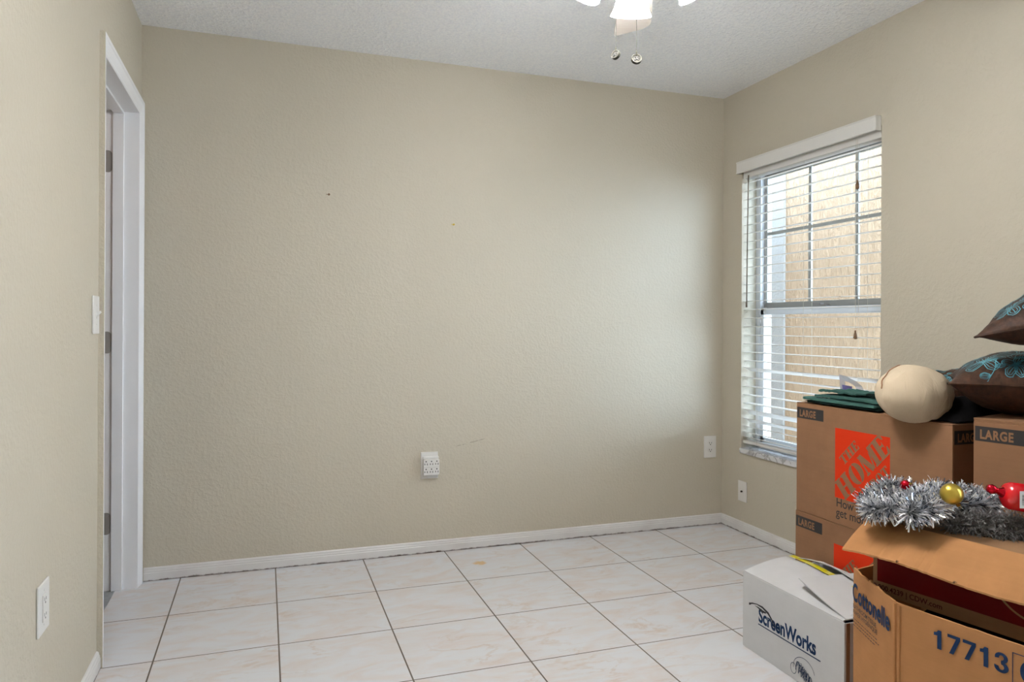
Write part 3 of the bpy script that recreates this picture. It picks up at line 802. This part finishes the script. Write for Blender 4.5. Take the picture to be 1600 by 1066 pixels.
stroke(mb, F, [(.036, .158), (.050, .166), (.075, .172), (.105, .172), (.135, .163), (.155, .147), (.166, .130)], [.004, .005, .003, .007, .009, .006, .001])
stroke(mb, F, [(.066, .164), (.085, .163), (.105, .158), (.125, .160)], [.001, .005, .010, .004], .0007)
mb.add([F @ Vector(p) for p in ((.034, .155, .0006), (.044, .158, .0006), (.044, .166, .0006), (.034, .163, .0006))], [(0, 1, 2, 3)])
mb.build('swoosh', M_blackink, wb)
# scribbled round emblem below the name
mb = MB(); random.seed(3)
cx_, cz_ = .305, .045
stroke(mb, F, [(cx_+.047*math.cos(a/10), cz_+.040*math.sin(a/10)) for a in range(2, 34)], .0016)
stroke(mb, F, [(cx_-.047+.013*math.cos(a/3), cz_-.01+.017*math.sin(a/3)) for a in range(20)], .0016)
p = [cx_-.03, cz_+.01]
for k2 in range(5):
    pts = []
    x0 = cx_-.03+.013*k2
    for j in range(26):
        t_ = j/25
        pts.append((x0+.012*math.sin(t_*9+k2)+.010*t_, cz_+.004-.006*k2+.016*math.sin(t_*21+k2*2)))
    stroke(mb, F, pts, .0018)
mb.build('emblem', M_navy, wb)
# contents: yellow and navy roll of bags
mb = MB(); mb.box(.22, .325, -.40, -.10, .10, .245); mb.build('contents_packet', M_navy, wb, bevel=.01)
mb = MB(); mb.sheet(lambda u, v: (.235+.018*v, -.12-.20*u, .268+.010*math.sin(u*4)), 12, 2, .002); mb.build('strapping_tape', M_yellow, wb)

# big tissue carton, open, near the viewer
A_ = Vector((2.080, -1.912, 0)); B_ = Vector((1.993, -2.131, 0)); C_ = Vector((2.082, -2.541, 0)); D_ = Vector((2.40, -2.47, 0)); E_ = Vector((2.385, -1.862, 0))
cb = thing('open_carton', 'large open tan carton with blue bathroom tissue print, in the lower right corner', 'cardboard box', (2.2, -2.2, .001))
IC = Matrix.Translation((-2.2, -2.2*-1, 0))
def cpart(mb, name, m, parent=cb, **k): return mb.xf(IC).build(name, m, parent, **k)
HT = .449
def wall_panel(P, Q, hP, hQ, jag=0, n=24, nm='side_panel', m=M_kraft2, th=.005):
    d = (Q-P); nrm = Vector((d.y, -d.x, 0)).normalized()   # outward
    cen = Vector((2.22, -2.2, 0))
    if nrm.dot((P+Q)/2-cen) < 0: nrm = -nrm
    vs = []; random.seed(int(P.x*1000))
    for i in range(n+1):
        u = i/n; p = P+d*u; h = hP+(hQ-hP)*u
        if jag: h += jag*(noise.noise(Vector((u*7, 3, 0)))*1.0+noise.noise(Vector((u*23, 9, 0)))*.45)*math.sin(math.pi*min(1, u*1.15))
        p = p + nrm*.006*math.sin(math.pi*u)*.6
        vs += [p, p+Vector((0, 0, h)), p-nrm*th+Vector((0, 0, h)), p-nrm*th]
    fs = []
    for i in range(n):
        a = 4*i; b2 = a+4
        fs += [(a, b2, b2+1, a+1), (a+1, b2+1, b2+2, a+2), (a+2, b2+2, b2+3, a+3), (a+3, b2+3, b2, a)]
    fs += [(0, 1, 2, 3), (4*n+3, 4*n+2, 4*n+1, 4*n)]
    mb = MB(); mb.add(vs, fs); return cpart(mb, nm, m)
pAB = wall_panel(A_, B_, HT+.006, HT+.002, .010)
pBC = wall_panel(B_, C_, HT, HT, .002, 20)
wall_panel(C_, D_, HT, HT); wall_panel(D_, E_, HT, HT); wall_panel(E_, A_, HT, HT, .003, 16, m=M_kraft2)
mb = MB(); mb.slab([A_+Vector((.0, 0, .006)), B_+Vector((0, 0, .006)), C_+Vector((0, 0, .006)), D_+Vector((0, 0, .006)), E_+Vector((0, 0, .006))], .004); cpart(mb, 'bottom_panel', M_kraft2)
# crease fold strip next to the corner
dBC = (C_-B_).normalized(); nBC = Vector((dBC.y, -dBC.x, 0)).normalized()
if nBC.x > 0: nBC = -nBC
mb = MB(); mb.tube([B_+dBC*.010+nBC*.0005, B_+dBC*.012+nBC*.0008+Vector((0, 0, HT-.004))], .004, 8); mb.tube([B_+nBC*-.001, B_+nBC*-.001+Vector((0, 0, HT-.002))], .005, 8); cpart(mb, 'crease', M_kraft2)
dAB = (B_-A_).normalized(); nAB = Vector((dAB.y, -dAB.x, 0)).normalized()
if nAB.x > 0: nAB = -nAB
FA = frame(A_+nAB*.0045, dAB, (0, 0, 1)); FB = frame(B_+nBC*.0045, dBC, (0, 0, 1))
text_mb('Cottonelle', FA @ Matrix.Translation((.006, .370, 0)), .068, .0019, .685, .0008, 1.05).xf(IC).build('brand_print', M_navy, pAB)
text_mb('BATHROOM TISSUE\nPAPIER HYGIÉNIQUE', FA @ Matrix.Translation((.010, .348, 0)), .0165, .0002, .95, .0008, 1, .95).xf(IC).build('product_print', M_blackink, pAB)
mb = MB()
for j, (zz, l) in enumerate(((.318, .135), (.309, .15), (.300, .12))):
    x = .010
    while x < .010+l:
        w_ = random.uniform(.004, .014); mb.add([FA @ Vector(p) for p in ((x, zz, .0008), (x+w_, zz, .0008), (x+w_, zz+.0022, .0008), (x, zz+.0022, .0008))], [(0, 1, 2, 3)]); x += w_+.003
mb.xf(IC).build('fine_print', M_blackink, pAB)
def digits(txt, M, h, w, adv):
    # heavy grotesque numerals drawn as strokes
    mb = MB(); kz = 0
    for n_, ch in enumerate(txt):
        x0 = n_*adv; st = w*.30
        def P(pts):
            nonlocal kz
            kz += 1; mb.add([M @ Vector((x0+a*w, b*h, .0008+kz*1e-5)) for a, b in pts], [tuple(range(len(pts)))])
        if ch == '1': P([(.38, 0), (.70, 0), (.70, 1), (.46, 1), (.46, .99), (.38, .82)]); P([(.12, .68), (.40, .70), (.50, 1), (.44, 1), (.34, .88), (.12, .84)])
        if ch == '7': P([(.03, .83), (.97, .83), (.97, 1), (.03, 1)]); P([(.16, 0), (.48, 0), (.97, .84), (.66, .84)])
        if ch in '03':
            arcs = [((.5, .5), .47, .5, .18, .36, 0, 360)] if ch == '0' else [((.46, .74), .44, .26, .16, .12, -95, 195), ((.46, .28), .48, .28, .18, .13, -190, 95)]
            for (c0, c1), rx, ry, ix, iy, a0, a1 in arcs:
                n2 = 28
                for q2 in range(n2):
                    t0, t1 = (math.radians(a0+(a1-a0)*k_/n2) for k_ in (q2, q2+1))
                    mb.add([M @ Vector((x0+(c0+rx_*math.cos(t_))*w, (c1+ry_*math.sin(t_))*h, .0008+.00001*(c1 < .5))) for rx_, ry_, t_ in ((rx, ry, t0), (rx, ry, t1), (ix, iy, t1), (ix, iy, t0))], [(0, 1, 2, 3)])
    return mb
digits('17713', FB @ Matrix.Translation((.094, .376, 0)), .044, .030, .0335).xf(IC).build('number_print', M_navy, pBC)
mb = MB(); x0, x1, z0, z1, w_ = .263, .330, .362, .430, .0018
for a, b2, c2, d2 in ((x0, z0, x1, z0+w_), (x0, z1-w_, x1, z1), (x0, z0, x0+w_, z1), (x1-w_, z0, x1, z1)):
    mb.add([FB @ Vector(p) for p in ((a, b2, .0008), (c2, b2, .0008), (c2, d2, .0008), (a, d2, .0008))], [(0, 1, 2, 3)])
mb.xf(IC).build('print_border', M_navy, pBC)
digits('0', FB @ Matrix.Translation((.277, .372, 0)), .048, .036, .04).xf(IC).build('number_print', M_navy, pBC)
# black bag filling the carton, the small red carton rests on it
mb = MB(); random.seed(5)
def bagf(u, v):
    s = (math.sin(math.pi*u)*math.sin(math.pi*v))**.35 if 0 < u < 1 and 0 < v < 1 else 0
    p = (A_*(1-u)+E_*u)*(1-v)+(C_*(1-u)+D_*u)*v
    p = p*.86+Vector((2.225, -2.19, 0))*.14
    return p+Vector((0, 0, .02+.376*min(1, s*1.15)))
mb.grid(bagf, 18, 18)
tag(mb.build('trash_bag', M_black, smooth=True), 'black bag stuffed inside the open tan carton, below the red box', 'bag')

# red office carton standing in it
P0 = Vector((2.105, -1.956, 0)); dv = Vector((.2116, -.9773, 0)); inn = Vector((.9773, .2116, 0))
rb = thing('red_carton', 'dark red and tan carton lying in the open carton, flap folded outwards', 'cardboard box', (P0.x, P0.y, .402), math.atan2(.2116, .9773))
# local: x inward, y negative along face, z up
L, D, Hh = .44, .20, .198
mb = MB(); c = .004
mb.box(0, c, -L, 0, 0, Hh); mb.box(D-c, D, -L, 0, 0, Hh); mb.box(c, D-c, -c, 0, 0, Hh); mb.box(c, D-c, -L, -L+c, 0, Hh); mb.box(c, D-c, -L+c, -c, 0, c); mb.box(c, D-c, -L+c, -c, Hh-c, Hh)
mb.build('carton_body', M_kraftin, rb)
F = frame((0, 0, 0), (0, -1, 0), (0, 0, 1))
mb = MB(); mb.add([F @ Vector(p) for p in ((.012, .034, .0005), (L-.002, .034, .0005), (L-.002, Hh-.001, .0005), (.012, Hh-.001, .0005))], [(0, 1, 2, 3)]); mb.build('red_print', M_darkred, rb)
text_mb('800.800.4239 | CDW.com', F @ Matrix.Translation((-.018, .012, 0)), .0195, .0003, .97, .0006).build('lettering', M_redtext, rb)
mb = MB(); stroke(mb, F, [(.40+.105*math.cos(a/12+math.pi*.98), .155+.105*math.sin(a/12+math.pi*.98)) for a in range(0, 30)], .005, .0009); mb.build('ring_print', M_kraftin, rb)
# outward flap, sagging, ragged outer edge
def rflap(u, v):
    y = .010-(L+.012)*u + .006*v*(1-2*u)
    sag = -.060*v-.010*v*v+.006*math.sin(u*6)*v
    w = .118+.0035*noise.noise(Vector((u*14, 0, 0)))+.0035*noise.noise(Vector((u*40, 5, 0)))
    return (.002-w*v, y, Hh+.0045+sag+.004*math.sin(v*math.pi))
mb = MB(); mb.sheet(rflap, 60, 12, .0045); mb.build('top_flap', M_kraft2, rb)
mb = MB()
for u in (.32, .62):
    x, y, z = rflap(u, 1)
    mb.tube([(x-.001, y, z), (x-.006, y-.004, z+.005), (x-.010, y-.012, z+.006)], [.0025, .002, .0006], 6)
mb.build('torn_bits', M_kraftin, rb)

# ------------------------------------------------------------------ soft things
def spt(x, y, z): return CAM + (Vector((math.cos(TH), -math.sin(TH), 0))*x + Vector((math.sin(TH), math.cos(TH), 0))*z - Vector((0, 0, 1))*y)
def at(px, py, d):
    """world point seen at a pixel at distance d, used only to read positions off the photo"""
    a = (px-800)/FPX; b = (py-CY)/FPX
    return spt(d*(a*math.cos(ROLL)+b*math.sin(ROLL)), d*(-a*math.sin(ROLL)+b*math.cos(ROLL)), d)

def pillow(name, label, cat, M, a, b, hh, m, seedv, group=None, emb=None, wr=.006):
    t = bpy.data.objects.new(name, None); COL.objects.link(t); t.matrix_world = M
    tag(t, label, cat, group)
    def surf(u, v, s):
        x = a*u*(1-.09*(1-v*v)); y = b*v*(1-.09*(1-u*u))
        k = max(0, (1-abs(u)**2.6))**.62*max(0, (1-abs(v)**2.6))**.62
        z = s*hh*k
        wv = noise.noise(Vector((u*2.2+seedv, v*2.2, s)))*wr*2*k**.5 + noise.noise(Vector((u*7+seedv, v*7, s*2)))*wr*.6*k**.3
        return Vector((x, y, z+wv))
    n = 40
    f = lambda q: math.sin(q*math.pi/2)
    for s, nm in ((1, 'front_cover'), (-1, 'back_cover')):
        mb = MB(); mb.grid(lambda i, j: surf(f(2*i-1), f(2*j-1), s), n, n, None, s < 0)
        mb.build(nm, m, t, smooth=True)
    mb = MB(); per = []
    for e in range(4):
        for i in range(20):
            q = f(-1+2*i/20)
            u, v = ((q, -1), (1, q), (-q, 1), (-1, -q))[e]
            per.append(surf(u, v, 1))
    per.append(per[0]); mb.tube(per, .0032, 6, False); mb.build('piping', m, t, smooth=True)
    if emb:
        random.seed(seedv); mb = MB()
        def ribbon(uvs, w):
            ps = [surf(max(-.985, min(.985, u)), max(-.985, min(.985, v)), 1) for u, v in uvs]
            vs = []
            for i, p in enumerate(ps):
                d = (ps[min(i+1, len(ps)-1)]-ps[max(i-1, 0)])
                if d.length < 1e-7: d = Vector((1, 0, 0))
                u, v = uvs[i]; u = max(-.97, min(.97, u)); v = max(-.97, min(.97, v)); e = .01
                nn = (surf(u+e, v, 1)-surf(u-e, v, 1)).cross(surf(u, v+e, 1)-surf(u, v-e, 1)).normalized()
                sd_ = d.normalized().cross(nn)*w/2
                vs += [p+nn*.0014+sd_, p+nn*.0014-sd_]
            mb.add(vs, [(2*i, 2*i+1, 2*i+3, 2*i+2) for i in range(len(ps)-1)])
        def leaf(cu, cv, ang, l, w):
            for sc in (1.0, .6):
                pts = []
                for i in range(17):
                    tt = i/16*2*math.pi
                    x = l*(.5-.5*math.cos(tt))*1.0; y = w*math.sin(tt)*(.6+.4*math.sin(tt/2)**2)*sc*(1+.12*math.sin(tt*6))
                    x = l*.5+(x-l*.5)*(.5+.5*sc)
                    pts.append((cu+(x*math.cos(ang)-y*math.sin(ang)), cv+(x*math.sin(ang)+y*math.cos(ang))))
                ribbon(pts, .0026 if sc == 1 else .0017)
            ribbon([(cu+l*q*math.cos(ang), cv+l*q*math.sin(ang)) for q in (0, .3, .6, .9)], .002)
        def flower(cu, cv, R, n):
            for k in range(n):
                leaf(cu, cv, k*2*math.pi/n+random.random()*.5, R*random.uniform(.8, 1.15), R*.34)
        def vine(u0, v0, ang, ln):
            pts = []; u, v = u0, v0
            for i in range(18):
                pts.append((u, v)); ang += .16*math.sin(i*.6+u0*5); u += ln/18*math.cos(ang); v += ln/18*math.sin(ang)
                if i % 5 == 3: leaf(u, v, ang+1.2*(-1)**i, .12, .045)
            ribbon(pts, .002)
        for (cu, cv, R, n) in emb: flower(cu, cv, R, n)
        for _ in range(4): vine(random.uniform(-.8, .8), random.uniform(-.8, .8), random.uniform(0, 6.28), .6)
        mb.build('embroidery', M_teal, t)
    return t
Rv = Vector((math.cos(TH), -math.sin(TH), 0)); Fv = Vector((math.sin(TH), math.cos(TH), 0)); Uv = Vector((0, 0, 1))
def basis(c, x, y):
    x = x.normalized(); z = x.cross(y).normalized(); y = z.cross(x)
    M = Matrix((x, y, z)).transposed().to_4x4(); M.translation = c; return M
EMB = [(-.62, -.62, .26, 5), (-.2, -.3, .34, 6), (-.7, .1, .26, 5), (.35, -.65, .3, 6), (.3, .25, .36, 6), (-.3, .62, .3, 5), (.75, -.1, .26, 5), (.7, .7, .26, 5), (-.25, -.8, .2, 5), (-.85, -.3, .16, 4)]
# lower brown cushion: its left corner at about px (1482,603)
K = at(1481, 603, 2.04)
xa = (Rv*math.cos(.55)-Fv*math.sin(.55)); ya = (Fv*math.cos(.55)+Rv*math.sin(.55))
a = .215
c1 = K + xa*a + ya*a
pillow('throw_pillow', 'brown cushion with turquoise flowers lying on the turned box, lower of the two at right', 'cushion', basis(c1+Uv*.006, xa, ya), a, a, .092, M_brownf, 11, 'brown cushions with turquoise embroidery', EMB)
K2 = at(1518, 528, 2.0)
xb = (Rv*math.cos(.8)-Fv*math.sin(.8))+Uv*.20; yb = (Fv*math.cos(.8)+Rv*math.sin(.8))+Uv*.20
xb.normalize(); yb.normalize()
c2 = K2 + xb*.205 + yb*.205
pillow('throw_pillow', 'brown cushion with turquoise flowers resting on top of the other, at the right edge', 'cushion', basis(c2, xb, yb), .205, .205, .08, M_brownf, 23, 'brown cushions with turquoise embroidery', EMB)
# dark patterned cushion behind the cream one
K3 = at(1484, 598, 2.52)
c3 = K3
pillow('throw_pillow', 'dark cushion with teal pattern mostly hidden behind the round cream cushion', 'cushion', basis(c3+Uv*.0-Vector((0, 0, .015)), Vector((.3, -1, 0)), Vector((1, .3, 0))), .12, .11, .058, M_brownf, 31, 'brown cushions with turquoise embroidery', EMB[1:5])

# round cream cushion
cc = at(1428, 616, 2.28)
cu_ = thing('round_cushion', 'plump cream fabric cushion overhanging the front edge of the top moving box', 'cushion', cc)
def cr(u, v):
    th_ = 2*math.pi*u; ph = math.pi*v
    n_ = Vector((math.sin(ph)*math.cos(th_), math.sin(ph)*math.sin(th_), math.cos(ph)))
    # axis along picture horizontal (Rv) tilted a bit
    ax = (Rv*.97 + Uv*-.10 + Fv*.2).normalized(); b1 = ax.cross(Uv).normalized(); b2_ = b1.cross(ax)
    r_ = 1+.035*noise.noise(n_*2.2)+.016*noise.noise(Vector((n_.x*3, n_.y*3, n_.z*9)))*(1+n_.z)+.016*math.sin(th_*9+3*noise.noise(n_*2))*max(0, n_.z)**2*(1-max(0, n_.z))*3
    ex = abs(n_.z)**.9*(1 if n_.z > 0 else -1)
    p = ax*(n_.z*.117)*r_ + b1*n_.x*.100*r_ + b2_*n_.y*.092*r_
    w_ = p + cc
    if w_.x > 2.476 and w_.z < .843:
        w_.z = .843
    return w_-cc
mb = MB(); mb.grid(cr, 72, 48); mb.build('cushion_cover', M_creamf, cu_, smooth=True)
mb = MB()
seam = [cr(.30+.012*math.sin(i*1.3), .70+.27*math.cos(i/22*3.0)*1.0) * 1.008 for i in range(0, 20)]
mb.tube([p*1.004 for p in seam], .0022, 6); mb.build('seam', mat('brownish piping', lin(150, 112, 84), .8), cu_, smooth=True)

# black sheet standing in for the shadow behind/right of cream cushion
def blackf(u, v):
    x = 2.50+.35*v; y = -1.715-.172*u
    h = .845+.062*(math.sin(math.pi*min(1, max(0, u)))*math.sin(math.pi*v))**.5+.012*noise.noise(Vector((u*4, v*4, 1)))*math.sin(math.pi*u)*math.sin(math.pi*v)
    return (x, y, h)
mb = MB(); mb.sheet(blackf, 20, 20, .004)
tag(mb.build('cloth_and_shade', M_black, smooth=True), 'black sheet standing in for the shadow under the cushions at the right end of the top moving box', 'cloth')

# green folded cloth
gc = thing('cloth_and_shade', 'dark green folded cloth lying on the top moving box in front of the blind', 'cloth', (2.6, -1.4, .8385))
def gl(x0, x1, y0, y1, z, amp, sd_, th_, nm, m, edge=.0):
    def fn(u, v):
        x = x0+(x1-x0)*v; y = y0+(y1-y0)*u
        x -= .010*noise.noise(Vector((u*5+sd_, 0, 0)))*(1-v)+edge*math.sin(math.pi*u)*(1-v)
        y += .012*noise.noise(Vector((0, v*5+sd_, 0)))
        return (x-2.6, y+1.4, z-.8385+amp*(noise.noise(Vector((u*5+sd_, v*4, 0)))+.6*noise.noise(Vector((u*13+sd_, v*3, 4))))+amp)
    mb = MB(); mb.sheet(fn, 44, 16, th_); mb.build(nm, m, gc, smooth=True)
gl(2.484, 2.74, -1.270, -1.60, .8485, .0012, 2, .006, 'cloth_layer', M_greend, .004)
gl(2.476, 2.72, -1.256, -1.60, .860, .002, 5, .0085, 'cloth_layer', M_green, .006)
gl(2.492, 2.70, -1.300, -1.61, .8715, .003, 9, .007, 'cloth_layer', M_green, -.01)
gl(2.520, 2.66, -1.290, -1.47, .884, .006, 13, .006, 'cloth_layer', M_green, -.012)
gl(2.560, 2.70, -1.48, -1.60, .882, .007, 17, .006, 'cloth_layer', M_greend, .0)
mb = MB(); mb.sheet(lambda u, v: (2.505+.20*v, -1.232-.13*u+.03*v, .842+.008*math.sin(u*3)+.022*u+.006*noise.noise(Vector((u*6, v*6, 0)))), 10, 10, .001)
tag(mb.build('tissue_paper', M_paper), 'white crumpled paper peeking out from under the green cloth', 'paper')
# clear plastic sleeve standing behind it
t = thing('plastic_bag', 'small clear plastic bag with purple print standing behind the green cloth before the blind', 'plastic bag', (2.80, -1.50, .84))
pb = [at(1311, 585, 2.78), at(1322, 588, 2.76), at(1338, 596, 2.74), at(1347, 604, 2.73), at(1352, 616, 2.72), at(1346, 640, 2.72), at(1318, 636, 2.76), at(1313, 610, 2.78)]
o_ = Vector((2.80, -1.50, .84)); cen = sum(pb, Vector())/len(pb)
mb = MB(); inner = [cen+(p-cen)*.45+Uv*.006 for p in pb]; k = len(pb)
mb.add([p-o_ for p in pb]+[p-o_+Fv*.01 for p in inner], [(i, (i+1) % k, (i+1) % k+k, i+k) for i in range(k)])
sol = mb.build('film', M_plast, t); md = sol.modifiers.new('solid', 'SOLIDIFY'); md.thickness = .0006
mb = MB(); mb.add([p-o_-Fv*.003 for p in (at(1315, 601, 2.76), at(1331, 604, 2.75), at(1330, 610, 2.75), at(1316, 609, 2.76))], [(0, 1, 2, 3)])
pu = mb.build('purple_print', M_purple, t); md = pu.modifiers.new('solid', 'SOLIDIFY'); md.thickness = .0004

# ------------------------------------------------------------------ tinsel and ornaments
def spline(pts, n):
    out = []
    P = [pts[0]]+pts+[pts[-1]]
    for i in range(1, len(P)-2):
        for j in range(n):
            t_ = j/n; a_, b_, c_, d_ = P[i-1], P[i], P[i+1], P[i+2]
            out.append(.5*((2*b_)+(c_-a_)*t_+(2*a_-5*b_+4*c_-d_)*t_*t_+(3*b_-a_-3*c_+d_)*t_**3))
    out.append(P[-2]); return out
def garland(pts, count, lmin, lmax, w, rnd, zmin=None, seg=2, curl=.3, two=False):
    random.seed(rnd); sp = spline(pts, 20); mb = MB(); mb.tube(sp, .0012, 5, True)
    for _ in range(count):
        i = random.randrange(len(sp)-1); t_ = random.random()
        p = sp[i].lerp(sp[i+1], t_); d = (sp[i+1]-sp[i]).normalized()
        r_ = Vector((random.gauss(0, 1), random.gauss(0, 1), random.gauss(0, 1)))
        r_ = (r_-d*r_.dot(d)*.75).normalized(); l = random.uniform(lmin, lmax)
        sdv = r_.cross(Vector((random.gauss(0, 1), random.gauss(0, 1), random.gauss(0, 1)))).normalized()*w*random.uniform(.6, 1.3)/2
        bend = Vector((random.uniform(-1, 1), random.uniform(-1, 1), random.uniform(-1, .6)))*l*curl
        vs = []
        for s_ in range(seg+1):
            q_ = s_/seg; c_ = p+r_*l*q_+bend*q_*q_
            vs += [c_+sdv, c_-sdv]
        mb.add(vs, [(2*s_, 2*s_+1, 2*s_+3, 2*s_+2) for s_ in range(seg)], 1 if two and random.random() < .24 else 0)
    return mb
tp = [at(1352, 790, 1.97), at(1372, 772, 1.98), at(1398, 762, 1.98), at(1420, 770, 1.96), at(1385, 785, 1.92), at(1360, 795, 1.90), at(1400, 792, 1.86), at(1440, 775, 1.90), at(1470, 768, 1.96), at(1445, 792, 1.84), at(1420, 802, 1.82), at(1465, 794, 1.84), at(1495, 774, 1.96), at(1525, 778, 1.95), at(1552, 784, 1.93), at(1530, 790, 1.90), at(1500, 788, 1.90)]
for p in tp: p.z = max(p.z, .622)
tag(garland(tp, 11000, .022, .038, .0028, 21, curl=.35, two=True).build('tinsel_garland', [M_silver, M_silverdark]), 'bunched silver tinsel garland lying on top of the red carton', 'garland')
def onlid(px, py, z):
    d1 = at(px, py, 1.0)-CAM
    return CAM + d1*((z-CAM.z)/d1.z)
dp = [at(1345, 806, 1.93), onlid(1395, 812, .614), onlid(1440, 815, .614), onlid(1482, 820, .616), onlid(1520, 824, .617), onlid(1560, 829, .617), onlid(1600, 833, .617), onlid(1650, 838, .617)]
dp2 = [onlid(1490, 810, .630), onlid(1535, 812, .638), onlid(1580, 815, .640), onlid(1620, 819, .640), onlid(1650, 824, .634)]
g1 = garland(dp[:4], 900, .006, .014, .0009, 5)
g2 = garland(dp[3:], 3600, .016, .029, .0022, 6, curl=.9); g3 = garland(dp2, 2600, .014, .026, .0022, 8, curl=.9)
g1.add(g2.v, g2.f); g1.add(g3.v, g3.f)
tag(g1.build('chenille_garland', M_darkfur), 'fuzzy charcoal garland along the front edge of the red carton lid, below the silver tinsel', 'garland')
def ball(name, label, c, r, m, cap=True, rot=None):
    t = thing(name, label, 'ornament', c)
    M = rot or Matrix()
    mb = MB(); mb.sphere((0, 0, 0), r, M, 32, 20); mb.build('globe', m, t, smooth=True)
    if cap:
        mb = MB(); mb.lathe([(.0001, r+.006), (r*.2, r+.006), (r*.22, r-.002), (r*.22, r*.93)], M, 16)
        mb.tube([M @ Vector((r*.12*math.cos(q_), 0, r+.009+r*.12*math.sin(q_))) for q_ in [i*.7 for i in range(10)]], .0006, 5)
        mb.build('hanger_cap', M_goldcap, t, smooth=True)
tl = Matrix.Rotation(math.radians(150), 4, Fv) @ Matrix.Rotation(.5, 4, 'X')
ball('bauble', 'matte gold ball ornament resting in the silver tinsel', at(1487, 772, 1.80), .0265, M_gold, True, tl)
ball('bauble', 'small red shiny ornament half buried in the left part of the tinsel', at(1415, 758, 1.93), .0135, M_redfoil, True, Matrix.Rotation(1.2, 4, 'X'))
ball('bauble', 'small brass ornament behind and left of the gold ball in the tinsel', at(1461, 757, 1.98), .010, M_gold, False)
# red tagged ornament at the frame edge
c = at(1592, 777, 1.78)
t = thing('tagged_ornament', 'shiny red ornament with a white barcode tag at the right edge beside the tinsel', 'ornament', c)
t.scale = (1.07, 1.07, 1.07)
mb = MB(); M = Matrix.Rotation(math.pi/2, 4, 'Y') @ Matrix.Identity(4)
ax = (Rv*.96-Uv*.15).normalized()
MQ = ax.to_track_quat('Z', 'Y').to_matrix().to_4x4()
mb.lathe([(.0001, -.038), (.012, -.038), (.018, -.035), (.026, -.031), (.031, -.024), (.033, 0), (.033, .02), (.036, .045), (.025, .06), (.0001, .064)], MQ, 32)
mb.build('globe', M_red, t, smooth=True)
mb = MB(); mb.lathe([(.0001, -.072), (.008, -.071), (.012, -.062), (.008, -.054), (.007, -.048), (.012, -.038), (.014, -.030)], MQ @ Matrix.Rotation(-.12, 4, 'Y') @ Matrix.Rotation(.12, 4, 'X'), 16); mb.build('bow', M_redfoil, t, smooth=True)
TG = frame(Vector((0, 0, 0)) - Fv*.037 - Rv*.024 + Uv*-.018, Rv, Uv)
mb = MB(); mb.slab([TG @ Vector(p) for p in ((0, .0015, 0), (.045, 0, 0), (.045, .040, 0), (0, .040, 0))], .0004); tgp = mb.build('price_tag', M_paper, t)
mb = MB(); random.seed(2); y_ = .008
while y_ < .033:
    w_ = random.choice((.0006, .0012, .0018)); mb.add([TG @ Vector(p) for p in ((.005, y_, .0003), (.013, y_, .0003), (.013, y_+w_, .0003), (.005, y_+w_, .0003))], [(0, 1, 2, 3)]); y_ += w_+.0012
for j in range(5):
    mb.add([TG @ Vector(p) for p in ((.018+j*.004, .006, .0003), (.0195+j*.004, .006, .0003), (.0195+j*.004, .034-.003*(j % 3), .0003), (.018+j*.004, .034-.003*(j % 3), .0003))], [(0, 1, 2, 3)])
mb.build('barcode', M_ink, tgp)
ball('bauble', 'tiny dark red shiny ornament between the tinsel and the tagged red ornament', at(1551, 765, 1.80), .0115, M_redfoil, False)

# ------------------------------------------------------------------ hall lamp light (ceiling light added in the hallway, out of view)
hl = thing('hall_fill_light', 'unseen round ceiling light added in the hallway beyond the door', 'ceiling light', (-.75, -.7, H))
mb = MB(); mb.lathe([(.0001, -.07), (.08, -.06), (.12, -.03), (.13, -.0005)], None, 24); mb.build('glass_dome', M_dome, hl, smooth=True)
ld = bpy.data.lights.new('hall_fill', 'POINT'); ld.energy = 2; ld.color = (1, .80, .66); ld.shadow_soft_size = .08
lo = bpy.data.objects.new('hall_fill', ld); COL.objects.link(lo); lo.location = (-.75, -.7, H-.13)
